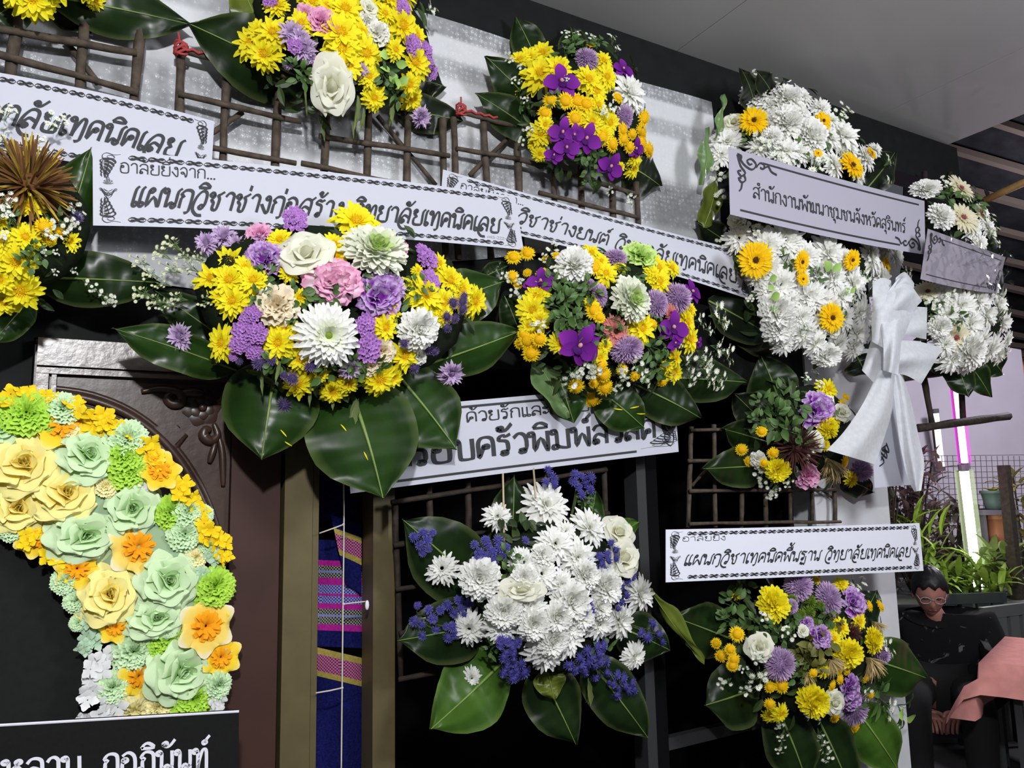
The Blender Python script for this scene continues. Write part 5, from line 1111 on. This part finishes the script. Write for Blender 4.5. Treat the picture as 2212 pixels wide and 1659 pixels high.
sheet('loop', [(1935, 600), (1955, 588), (1975, 612)], [(1930, 640), (1955, 632), (1972, 640)], -.35, .04, ph=2.5)
sheet('loop', [(1885, 610), (1905, 600), (1925, 606)], [(1884, 690), (1905, 700), (1930, 690)], -.34, .05, ph=.5)
sheet('knot', [(1900, 700), (1908, 745), (1908, 800)], [(1945, 690), (1946, 750), (1940, 810)], -.39, .03)

# ------------------------------------------------------------------ beyond the pillar: the neighbouring yard
RZ = -HEAD
def loc(px, py, d): return dep(px, py, d)
def vbox(m, px0, py0, px1, py1, d, thick):      # upright block turned towards the street, front face at that depth
    A, B = dep(px0, py0, d), dep(px1, py0, d); zt = dep((px0 + px1) / 2, py0, d).z; zb = dep((px0 + px1) / 2, py1, d).z
    L = ((B - A).dot(RT)); fr = Matrix.Translation(Vector((A.x, A.y, 0))) @ Matrix.Rotation(RZ, 4, 'Z')
    m.box((0, 0, zb), (L, thick, zt), (1, 1, 1), fr)
M['housewall'] = mat('pale_lilac_plaster', srgb(206, 198, 212), rough=.9, noise=(3, .93, 1.05)); M['housegrey'] = mat('grey_window_frame', srgb(104, 100, 110), rough=.6); M['windowdark'] = mat('dusky_window_glass', srgb(92, 86, 92), rough=.2, spec=.6)
m = MB(); vbox(m, 1740, 640, 2192, 1180, 8.0, .2); struct('wall_house', m, M['housewall'])
wn = bpy.data.objects.new('window_1', None); COL.objects.link(wn); wn['kind'] = 'structure'; PW[wn.name] = Matrix.Identity(4)
m = MB(); vbox(m, 1966, 868, 2046, 890, 7.93, .1); vbox(m, 2034, 868, 2052, 1110, 7.93, .1); vbox(m, 1966, 868, 1974, 1110, 7.93, .1); part('window_frame', m, M['housegrey'], wn)
m = MB(); vbox(m, 1972, 888, 2036, 1110, 7.97, .05); part('window_pane', m, M['windowdark'], wn)
M['warm'] = mat('warm_tan_panel', srgb(196, 158, 128), rough=.5); m = MB(); vbox(m, 1976, 895, 2008, 915, 7.95, .02); part('tan_strip', m, M['warm'], wn)  # small warm tan strip in front of the pane
M['ochre'] = mat('ochre_shop_panel', srgb(206, 140, 88), rough=.7); m = MB(); vbox(m, 2194, 735, 2300, 824, 8.3, .2); struct('wall_ochre', m, M['ochre'])
m = MB(); vbox(m, 2200, 824, 2300, 838, 8.2, .2); struct('trim_7', m, M['inkwhite'])
m = MB(); vbox(m, 2196, 838, 2320, 1180, 8.3, .2); struct('wall_far', m, M['housewall'])
# tube lamps: glass tube that glows, in a cap at each end
def halo_mat(name, col, es, al):
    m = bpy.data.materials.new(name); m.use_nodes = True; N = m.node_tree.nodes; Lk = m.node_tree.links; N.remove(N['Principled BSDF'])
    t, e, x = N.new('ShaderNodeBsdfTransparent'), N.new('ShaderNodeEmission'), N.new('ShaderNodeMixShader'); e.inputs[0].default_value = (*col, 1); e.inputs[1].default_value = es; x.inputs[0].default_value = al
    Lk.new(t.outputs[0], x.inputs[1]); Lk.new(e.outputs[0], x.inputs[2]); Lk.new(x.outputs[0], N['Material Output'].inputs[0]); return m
def tube_lamp(label, a, b, d, r, col, es, halo=None):
    root = thing('tube_light', label, 'light', dep(*b, d)); mm = mat('glowing_tube', (1, 1, 1), emit=col, es=es)
    A, B = dep(*a, d), dep(*b, d); m = MB(); m.tube([A, (A + B) / 2, B], r, n=10); part('glass_tube', m, mm, root, smooth=True)
    if halo:
        m = MB(); m.tube([A, B], r * 2.0, n=14, caps=False); part('halo_shell', m, halo, root, smooth=True)  # see-through glowing shell, added to paint a halo around the tube
    for P, Q in ((A, B), (B, A)):
        t = (P - Q).normalized(); m = MB(); m.tube([P - t * .002, P + t * .04], r * 1.15, n=10); part('end_cap', m, M['housegrey'], root)
    m = MB(); off = FH * (r * 2.2); m.tube([A + off, B + off + Vector((0, 0, -.12 if B.z < 1.2 else 0))], r * .7, n=6); part('backing_rail', m, M['twigdark'], root)
    return root
tube_lamp('magenta glowing tube light, upper of two in line', (2064, 818), (2084, 1000), 5.06, .0206, (1, .6, 1), 6, halo_mat('magenta_halo', (1, .1, .95), 1.1, .35))
tube_lamp('greenish white glowing tube light standing among the yard plants', (2082, 1016), (2113, 1272), 5.06, .0278, (.92, 1, .86), 8, halo_mat('pale_green_halo', (.85, 1, .6), .8, .35))
tube_lamp('thin dim white strip made to glow for the lit door edge of the house', (2021, 892), (2034, 1008), 7.6, .028, (1, .97, .9), 1.3)  # glowing strip stands in for light caught on the door edge
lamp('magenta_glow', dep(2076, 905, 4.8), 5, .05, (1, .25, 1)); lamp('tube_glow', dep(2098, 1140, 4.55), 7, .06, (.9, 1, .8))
# dark neighbouring roof with rafters and a bamboo pole
M['roof'] = mat('dark_roof_sheet', srgb(20, 20, 22), rough=1, spec=0, noise=(8, .7, 1.3)); M['rafter'] = mat('dark_rafter', srgb(58, 52, 48), rough=1, spec=0)
rf = thing('neighbour_roof', 'dark sloping neighbour roof with rafters behind the pale spray', 'roof', dep(2100, 700, 7)); 
q = [dep(1960, 190, 5.6), dep(2420, 150, 4.9), dep(2420, 760, 7.6), dep(1940, 752, 8.6)]
m = MB(); k = [m.add(p) for p in q] + [m.add(p + Vector((0, 0, .05))) for p in q]
m.f += [(k[0], k[1], k[2], k[3]), (k[7], k[6], k[5], k[4])] + [(k[i], k[(i + 1) % 4], k[(i + 1) % 4 + 4], k[i + 4]) for i in range(4)]; part('roof_sheet', m, M['roof'], rf)
for i in range(10):
    t = i / 9; A = q[0] + (q[3] - q[0]) * t; B = q[1] + (q[2] - q[1]) * min(1, t + .22); m = MB(); m.tube([A - Vector((0, 0, .05)), B - Vector((0, 0, .05))], .035, n=4); part('rafter', m, M['rafter'], rf)
M['bamboo'] = mat('bamboo', srgb(150, 118, 66), rough=.6, noise=(30, .8, 1.2)); m = MB(); m.tube([dep(2128, 432, 4.6), dep(2230, 386, 4.4)], .022, n=8); single('bamboo_pole', m, M['bamboo'], 'tan bamboo pole under the dark roof at the right edge', 'pole', smooth=True)
# wire fence, post, planter wall
M['wire'] = mat('grey_wire', srgb(120, 118, 122), rough=.6); m = MB()
for i in range(30): px = 1890 + i * 12; m.tube([dep(px, 985, 5.6), dep(px + 8, 1110, 5.6)], .0028, n=3)
for j in range(11): py = 986 + j * 12; m.tube([dep(1890, py, 5.6), dep(2240, py - 4, 5.6)], .0028, n=3)
o = single('wire_fence', m, M['wire'], 'fine square wire mesh fence before the house wall', 'fence')
m = MB(); A, B = dep(2168, 1005, 4.95), dep(2212, 1300, 4.95); m.box((-.028, -.028, B.z), (.028, .028, A.z), (1, 1, 1), Matrix.Translation((A.x, A.y, 0))); single('fence_post', m, M['twigdark'], 'dark square wooden post near the right edge', 'post')
M['concrete'] = mat('dark_concrete', srgb(92, 94, 92), rough=.9, noise=(7, .8, 1.15)); m = MB(); vbox(m, 1880, 1302, 2330, 1700, 4.75, 1.3); struct('wall_planter', m, M['concrete'])
# plants
M['shrubleaf'] = mat('yard_leaf', attr=True, rough=.5, spec=.3, trans=.25)
def shrub(name, label, px, py, w_, h_, d, col, n, lw=.4, L=.16, group=None, up=.6):
    b = dep(px, py, d); root = thing(name, label, 'plant', b, group); s = d / FPX; m = MB(); st = MB()
    for i in range(n):
        a = RU(0, 6.28); rr = math.sqrt(RND()); e = Vector((math.cos(a) * rr * w_ * .5 * s, math.sin(a) * rr * .16, RND() ** .7 * h_ * s)); p = b + RT * e.x + FH * e.y + Vector((0, 0, e.z)); k0 = len(m.v)
        m.petal(0, 0, 0, L * RU(.7, 1.2), L * lw, RU(.2, up + .6), -RU(.3, 1.4), [.3, .9, 1, .7, .05], vary(col, .2), vary(mul(col, 1.15), .2), cup=.3); put(m, k0, Matrix.Translation(p) @ Matrix.Rotation(RU(0, 6.28), 4, 'Z'))
        if i % 6 == 0: st.tube([b + Vector((0, 0, -.1)), b + RT * (e.x * .6) + FH * (e.y * .6) + Vector((0, 0, e.z * .7)), p], .006, n=4)
    part('foliage', m, M['shrubleaf'], root, kind='stuff'); part('stem', st, M['twigdark'], root); return root
shrub('yard_shrub', 'dusky reddish shrub beside the pillar behind the fence', 1985, 1284, 130, 300, 5.15, srgb(96, 78, 78), 220, .3, .14)
shrub('yard_shrub', 'low dark shrub touching the pillar under the bow tails', 1925, 1284, 60, 260, 5.05, srgb(66, 66, 56), 90, .3, .1)
shrub('leafy_plant', 'bright yellow-green long-leaved plant beside the lowest card', 2010, 1292, 60, 160, 4.92, srgb(120, 146, 50), 44, .16, .24, up=.9)
shrub('leafy_plant', 'sunny green plants at the foot of the white tube light', 2120, 1296, 130, 56, 4.86, srgb(112, 136, 50), 70, .2, .2, up=.8)
shrub('leafy_plant', 'green leaves behind the head of the seated person', 2045, 1294, 90, 60, 4.88, srgb(96, 120, 50), 50, .25, .16)
shrub('leafy_plant', 'broad green leaves right of the tube light, below the clay pot', 2150, 1292, 60, 90, 5.0, srgb(120, 140, 72), 60, .25, .2)
shrub('leafy_plant', 'tall orange-tipped plant at the right edge by the dark post', 2222, 1288, 40, 270, 5.1, srgb(110, 104, 60), 60, .25, .14)
shrub('yard_shrub', 'grey brown shrub mass behind the white tube light', 2070, 1280, 120, 190, 5.4, srgb(92, 84, 76), 160, .3, .14)
def pot(label, px, py, r, h, d, col):
    b = dep(px, py, d); b.z = dep(2160, py, 5.15).z + .002; s = d / FPX; root = thing('flower_pot', label, 'pot', b); m = MB(); R = []
    for rr, z in ((.0, 0), (.72, 0), (.8, .4), (.95, .85), (1.06, .85), (1.06, 1), (.92, 1), (.85, .8), (0, .8)):
        R.append([m.add(b + Vector((rr * r * s * math.cos(i * PI / 8), rr * r * s * math.sin(i * PI / 8), z * h * s))) for i in range(16)]); R[-1].append(R[-1][0])
    m.grid(R); part('pot_body', m, mat('pot_glaze', col, rough=.6, noise=(12, .85, 1.1)), root, smooth=True)
    m = MB()
    for i in range(26):
        a = i * 2.4; k0 = len(m.v); m.petal(0, 0, 0, RU(.7, 1.3) * r * s, .25 * r * s, .8, -.9, [.4, 1, .8, .05], srgb(150, 156, 56), srgb(190, 190, 80), cup=.3); put(m, k0, Matrix.Translation(b + Vector((0, 0, .85 * h * s))) @ Matrix.Rotation(a, 4, 'Z'))
    part('pot_plant', m, M['shrubleaf'], root)
pot('terracotta plant pot by the dark post near the right edge', 2160, 1190, 29, 75, 5.28, srgb(176, 112, 84)); pot('small green plant pot above the terracotta one', 2148, 1102, 24, 40, 5.28, srgb(92, 112, 104))
m = MB(); vbox(m, 2124, 1102, 2200, 1112, 5.15, .3); vbox(m, 2124, 1190, 2200, 1200, 5.15, .3); vbox(m, 2124, 1112, 2130, 1300, 5.2, .05); vbox(m, 2190, 1112, 2200, 1300, 5.2, .05); single('plant_shelf', m, M['housegrey'], 'grey shelf carrying the plant pots at the right edge', 'shelf')

# ------------------------------------------------------------------ table with pink cloth, dark chairs
TB = dep(2110, 1432, 3.22); tz = TB.z
fr = Matrix.Translation((TB.x, TB.y, 0)) @ Matrix.Rotation(RZ - .7, 4, 'Z')
M['pink'] = mat('dusty_pink_cloth', srgb(206, 140, 134), rough=.9, spec=.1, noise=(25, .9, 1.08)); M['tableleg'] = mat('dark_steel', srgb(50, 50, 52), rough=.5)
tb = thing('table', 'folding table at the right edge under a pink cloth', 'table', (TB.x, TB.y, 0))
m = MB(); m.box((.06, .06, tz - .045), (1.36, .68, tz - .014), (1, 1, 1), fr); part('tabletop', m, M['tableleg'], tb)
for x, y in ((.12, .1), (1.3, .1), (.12, .62), (1.3, .62)):
    m = MB(); m.box((x - .014, y - .014, 0), (x + .014, y + .014, tz - .035), (1, 1, 1), fr); part('leg', m, M['tableleg'], tb)
m = MB(); rows = []
# cloth: top sheet plus hanging sides that flare at the corners
prof = [(-.05, -.26), (-.03, -.15), (-.008, -.03), (0, 0)]
def tc_(u, v):
    x = u; y = v; z = tz
    for a, lo_, hi in (('x', 0, 1.42), ('y', 0, .74)): pass
    return x, y, z
for j in range(15):
    row = []
    for i in range(23):
        u, v = -.25 + 1.87 * i / 22, -.13 + .97 * j / 14
        dx = max(0, -u, u - 1.42); dy = max(0, -v, v - .74); h = max(dx, dy) if min(dx, dy) == 0 else math.hypot(dx, dy) * .95
        x = min(max(u, 0), 1.42); y = min(max(v, 0), .74); fl = .12 + .35 * (min(dx, dy) > 0)
        x += (-1 if u < 0 else 1) * dx * fl * (1 if dx else 0); y += (-1 if v < 0 else 1) * dy * fl * (1 if dy else 0)
        row.append(m.add(fr @ Vector((x + (.012 * math.sin(v * 16) if dx else 0), y + (.012 * math.sin(u * 16) if dy else 0), tz - h * .96))))
    rows.append(row)
m.grid(rows); single('tablecloth', m, M['pink'], 'dusty pink cloth draped over the table at the right edge', 'tablecloth', smooth=True)
def chair(label, px, py, d, rz, col, h=.42):
    b = dep(px, py, d); root = thing('plastic_chair', label, 'chair', (b.x, b.y, 0), rz=rz); mm = mat('chair_plastic', col, rough=.5)
    def pb(n, lo_, hi):
        q = MB(); q.box(lo_, hi); o_ = part(n, q, mm, root, world=False)
    pb('seat', (-.2, -.2, h), (.2, .2, h + .03)); 
    for x in (-.19, .16):
        for y in (-.19, .16): pb('leg', (x, y, 0), (x + .03, y + .03, h))
    for k in range(4): pb('back_slat', (-.19 + k * .1, .18, h + .03), (-.12 + k * .1, .2, h + .38))
    pb('back_rail', (-.2, .175, h + .38), (.2, .205, h + .44))
    return root
chair('grey plastic chair half hidden under the pink table at the right edge', 2280, 1600, 3.95, RZ + .4, srgb(84, 86, 86))
chair('dark plastic chair against the planter wall behind the table', 2165, 1420, 4.43, RZ + .1, srgb(44, 48, 48))

# ------------------------------------------------------------------ the seated person
def skin(name, V, E, rad, m_, parent, sub=2, root=0, flat=None):
    me = bpy.data.meshes.new(name); me.from_pydata([tuple(v) for v in V], E, []); me.materials.append(m_)
    o = bpy.data.objects.new(name, me); COL.objects.link(o); o.parent = parent; PW[o.name] = PW[parent.name].copy()
    sm = o.modifiers.new('skin', 'SKIN'); sm.use_smooth_shade = True
    if not me.skin_vertices: me.attributes  # layer comes with the modifier
    for i, v in enumerate(me.skin_vertices[0].data): v.radius = rad[i] if isinstance(rad[i], tuple) else (rad[i], rad[i]); v.use_root = (i == root)
    s2 = o.modifiers.new('sub', 'SUBSURF'); s2.levels = sub; s2.render_levels = sub
    return o
hd = dep(2018, 1276, 4.0)            # head centre
M['eye'] = mat('dark_eye', srgb(60, 46, 44), rough=.3); M['skin'] = mat('skin', srgb(150, 104, 92), rough=.55); M['hair'] = mat('black_hair', srgb(16, 15, 16), rough=.5, noise=(90, .6, 1.5)); M['trouser'] = mat('black_trousers', srgb(14, 14, 16), rough=.9)
def shirt_mat():
    m = mat('black_patterned_shirt', srgb(17, 18, 20), rough=.9, spec=.15); nt = m.node_tree; N = nt.nodes
    tc = N.new('ShaderNodeTexCoord'); v = N.new('ShaderNodeTexNoise'); v.inputs['Scale'].default_value = 9; v.inputs['Detail'].default_value = 3; v.inputs['Distortion'].default_value = 2.5
    r = N.new('ShaderNodeValToRGB'); r.color_ramp.elements[0].position = .62; r.color_ramp.elements[0].color = (*srgb(17, 18, 20), 1); r.color_ramp.elements[1].position = .68; r.color_ramp.elements[1].color = (*srgb(92, 92, 94), 1)
    nt.links.new(tc.outputs['Object'], v.inputs['Vector']); nt.links.new(v.outputs['Fac'], r.inputs[0]); nt.links.new(r.outputs[0], N['Principled BSDF'].inputs['Base Color']); return m
M['shirt'] = shirt_mat()
ps = thing('person', 'seated person in dark patterned shirt with short black hair and glasses looking down', 'person', (hd.x, hd.y, 0), rz=RZ - .5)
# local frame: x to the photo's right, -y towards the camera; seated, head bowed to the left
Z0 = hd.z
PV = [(0, .12, .47), (0, .13, .62), (0, .1, Z0 - .42), (0, .07, Z0 - .2), (-.01, .03, Z0 - .13), (-.015, -.01, Z0 - .08),
      (-.2, .1, Z0 - .17), (-.27, .04, Z0 - .44), (-.16, -.13, Z0 - .55), (-.07, -.19, Z0 - .57), (.21, .1, Z0 - .17), (.28, .05, Z0 - .44), (.15, -.13, Z0 - .55), (.06, -.2, Z0 - .56),
      (-.1, .1, .47), (-.13, -.32, .5), (-.13, -.36, .1), (-.13, -.48, .05), (.1, .1, .47), (.14, -.32, .5), (.14, -.36, .1), (.14, -.48, .05)]
PE = [(0, 1), (1, 2), (2, 3), (3, 4), (4, 5), (3, 6), (6, 7), (7, 8), (8, 9), (3, 10), (10, 11), (11, 12), (12, 13), (0, 14), (14, 15), (15, 16), (16, 17), (0, 18), (18, 19), (19, 20), (20, 21)]
PR = [.12, .12, .1, .05, .05, .05, .045, .045, .034, .03, .045, .045, .034, .03, .085, .065, .042, .035, .085, .065, .042, .035]
skin('body', PV, PE, PR, M['skin'], ps)
skin('shirt', [PV[i] for i in (0, 1, 2, 3, 6, 7, 10, 11)] + [(-.12, -.155, Z0 - .562), (.11, -.16, Z0 - .556), (.0, .05, Z0 - .155)], [(0, 1), (1, 2), (2, 3), (3, 4), (4, 5), (5, 8), (3, 6), (6, 7), (7, 9), (3, 10)], [(.18, .16), (.19, .16), (.21, .16), (.15, .12), .1, .078, .1, .078, .058, .058, .085], M['shirt'], ps)
skin('trousers', [PV[i] for i in (0, 14, 15, 16, 18, 19, 20)] + [(-.13, -.47, .06), (.14, -.47, .06)], [(0, 1), (1, 2), (2, 3), (0, 4), (4, 5), (5, 6), (3, 7), (6, 8)], [.15, .1, .085, .07, .1, .085, .07, .05, .05], M['trouser'], ps)
# head: one shaped mesh with brow, nose, mouth, chin and ears
hr = Matrix.Translation((-.02, -.04, Z0)) @ Matrix.Rotation(.12, 4, 'Z') @ Matrix.Rotation(.36, 4, 'X')
m = MB(); rows = []
for j in range(25):
    th = PI * j / 24; row = []
    for i in range(32):
        ph = 2 * PI * i / 32; x, y, z = math.sin(th) * math.sin(ph), -math.sin(th) * math.cos(ph), math.cos(th)
        f = max(0, -y); sx = .076 * (1 - .22 * max(0, -z)); sy = .096; sz = .118
        g_ = lambda cx, cz, w, h: math.exp(-((x - cx) / w) ** 2 - ((z - cz) / h) ** 2) * (1 if y < 0 else 0)
        yy = y * sy - .024 * g_(0, -.22, .13, .2) - .008 * g_(0, -.52, .25, .06) - .012 * g_(0, -.85, .3, .14) + .012 * g_(.36, .02, .2, .1) + .012 * g_(-.36, .02, .2, .1) - .006 * g_(0, .14, .6, .08)
        row.append(m.add(hr @ Vector((x * sx, yy, z * sz))))
    row.append(row[0]); rows.append(row)
m.grid(rows)
for sg in (1, -1):
    k0 = len(m.v); m.blob((0, 0, 0), .028, (1, 1, 1), 8, 6, (.35, .7, 1.1)); put(m, k0, hr @ Matrix.Translation((sg * .077, .008, -.012)))
hdo = part('head', m, M['skin'], ps, world=False, smooth=True)
for sg in (1, -1):
    m = MB(); m.blob((0, 0, 0), .0105, (1, 1, 1), 8, 6, (1.3, .7, .5)); put(m, 0, hr @ Matrix.Translation((sg * .03, -.083, .004))); part('eye', m, M['eye'], hdo, world=False, smooth=True)
m = MB(); k0 = len(m.v); m.blob((0, 0, 0), .012, (1, 1, 1), 10, 6, (1.7, .4, .45)); put(m, k0, hr @ Matrix.Translation((0, -.086, -.06))); part('lips', m, mat('lips', srgb(130, 78, 74), rough=.5), hdo, world=False, smooth=True)
m = MB(); rows = []
for j in range(13):
    row = []
    for i in range(32):
        ph = 2 * PI * i / 32; th = PI * (.47 - .13 * math.cos(ph) + .03 * math.sin(ph * 9) + (.07 if abs(math.cos(ph)) < .4 else 0)) * j / 12; x, y, z = math.sin(th) * math.sin(ph), -math.sin(th) * math.cos(ph), math.cos(th)
        drop = lift = 0
        k = (1.12 if j < 12 else 1.02) + RU(-.025, .03); row.append(m.add(hr @ Vector((x * .079 * k, y * .1 * k, z * .12 * k + drop + lift + .004))))
    row.append(row[0]); rows.append(row)
m.grid(rows); part('hair', m, M['hair'], ps, world=False, smooth=True)
m = MB()
for sg in (1, -1): m.tube([hr @ Vector((sg * .033 + .024 * math.cos(t), -.104, .004 + .018 * math.sin(t))) for t in [i * PI / 6 for i in range(13)]], .0022, n=5)
m.tube([hr @ Vector((-.009, -.106, .008)), hr @ Vector((.009, -.106, .008))], .0022, n=5)
for sg in (1, -1): m.tube([hr @ Vector((sg * .057, -.102, .008)), hr @ Vector((sg * .078, .0, .006))], .002, n=5)
part('glasses', m, mat('glasses_frame', srgb(150, 146, 150), rough=.25, spec=.7), ps, world=False, smooth=True)
# hands, loosely folded in the lap: palm and five curled fingers each
for sg in (1, -1):
    w0 = Vector(PV[13 if sg > 0 else 9]); V = [w0 + Vector((sg * .02, .05, .0)), w0, w0 + Vector((-sg * .03, -.045, -.012))]; E = [(0, 1), (1, 2)]; Rr = [.026, (.034, .02), (.036, .017)]
    for k in range(4):
        bq = w0 + Vector((-sg * (.03) + sg * (k - 1.5) * .019, -.06, -.012)); i0 = len(V); ln = (.03, .034, .032, .026)[k]
        V += [bq, bq + Vector((-sg * .008, -ln, -.012)), bq + Vector((-sg * .012, -ln * 1.5, -.034)), bq + Vector((-sg * .012, -ln * 1.45, -.052))]; E += [(2, i0), (i0, i0 + 1), (i0 + 1, i0 + 2), (i0 + 2, i0 + 3)]; Rr += [.0095, .009, .0085, .007]
    i0 = len(V); V += [w0 + Vector((-sg * .035, .0, .01)), w0 + Vector((-sg * .06, -.03, .008)), w0 + Vector((-sg * .066, -.055, -.006))]; E += [(1, i0), (i0, i0 + 1), (i0 + 1, i0 + 2)]; Rr += [.012, .0105, .008]
    skin('hand', V, E, Rr, M['skin'], ps, sub=1, root=1)
b_ = PW[ps.name] @ Vector((0, .13, 0)); r_ = b_ - CAM; u_ = 1106 + FPX * r_.dot(R2) / r_.dot(FW); v_ = 829.5 - FPX * r_.dot(U2) / r_.dot(FW); chair('plain dark low chair under the seated person', u_, v_, r_.dot(FW), RZ - .5, srgb(36, 38, 40), .27)

# yellow petals fallen on the glossy leaves -----------------------------------
bpy.context.view_layer.update(); DG = bpy.context.evaluated_depsgraph_get()
spots = [(612, 936), (622, 958), (634, 966), (645, 957), (655, 966), (742, 925), (790, 985), (1335, 884), (1384, 893), (1370, 880)]
for i, (px, py) in enumerate(spots):
    ok, p, n, _, ob, _ = SC.ray_cast(DG, CAM, ray(px, py).normalized())
    if not ok or 'leaf' not in ob.name: continue
    if n.dot(CAM - p) < 0: n = -n
    m = MB(); m.petal(0, -.5, 0, 1, .15, .1, -.3, SPAT, YD, YL, cup=.4); a = RU(0, 6.28); s_ = 20 * mpp(p); put(m, 0, Matrix.Translation(p + n * .003) @ n.to_track_quat('Z', 'Y').to_matrix().to_4x4() @ Matrix.Rotation(a, 4, 'Z') @ Matrix.Scale(s_, 4))
    single('fallen_petal', m, M['petal'], 'thin yellow petal fallen on the ' + ('broad left leaf under the largest spray' if i < 5 else 'broad bottom leaf of the largest spray' if i < 7 else 'dark leaf above the bold lettered card'), 'petal', group='fallen petals on the ' + ('left leaf' if i < 5 else 'bottom leaf' if i < 7 else 'leaf above the card'))
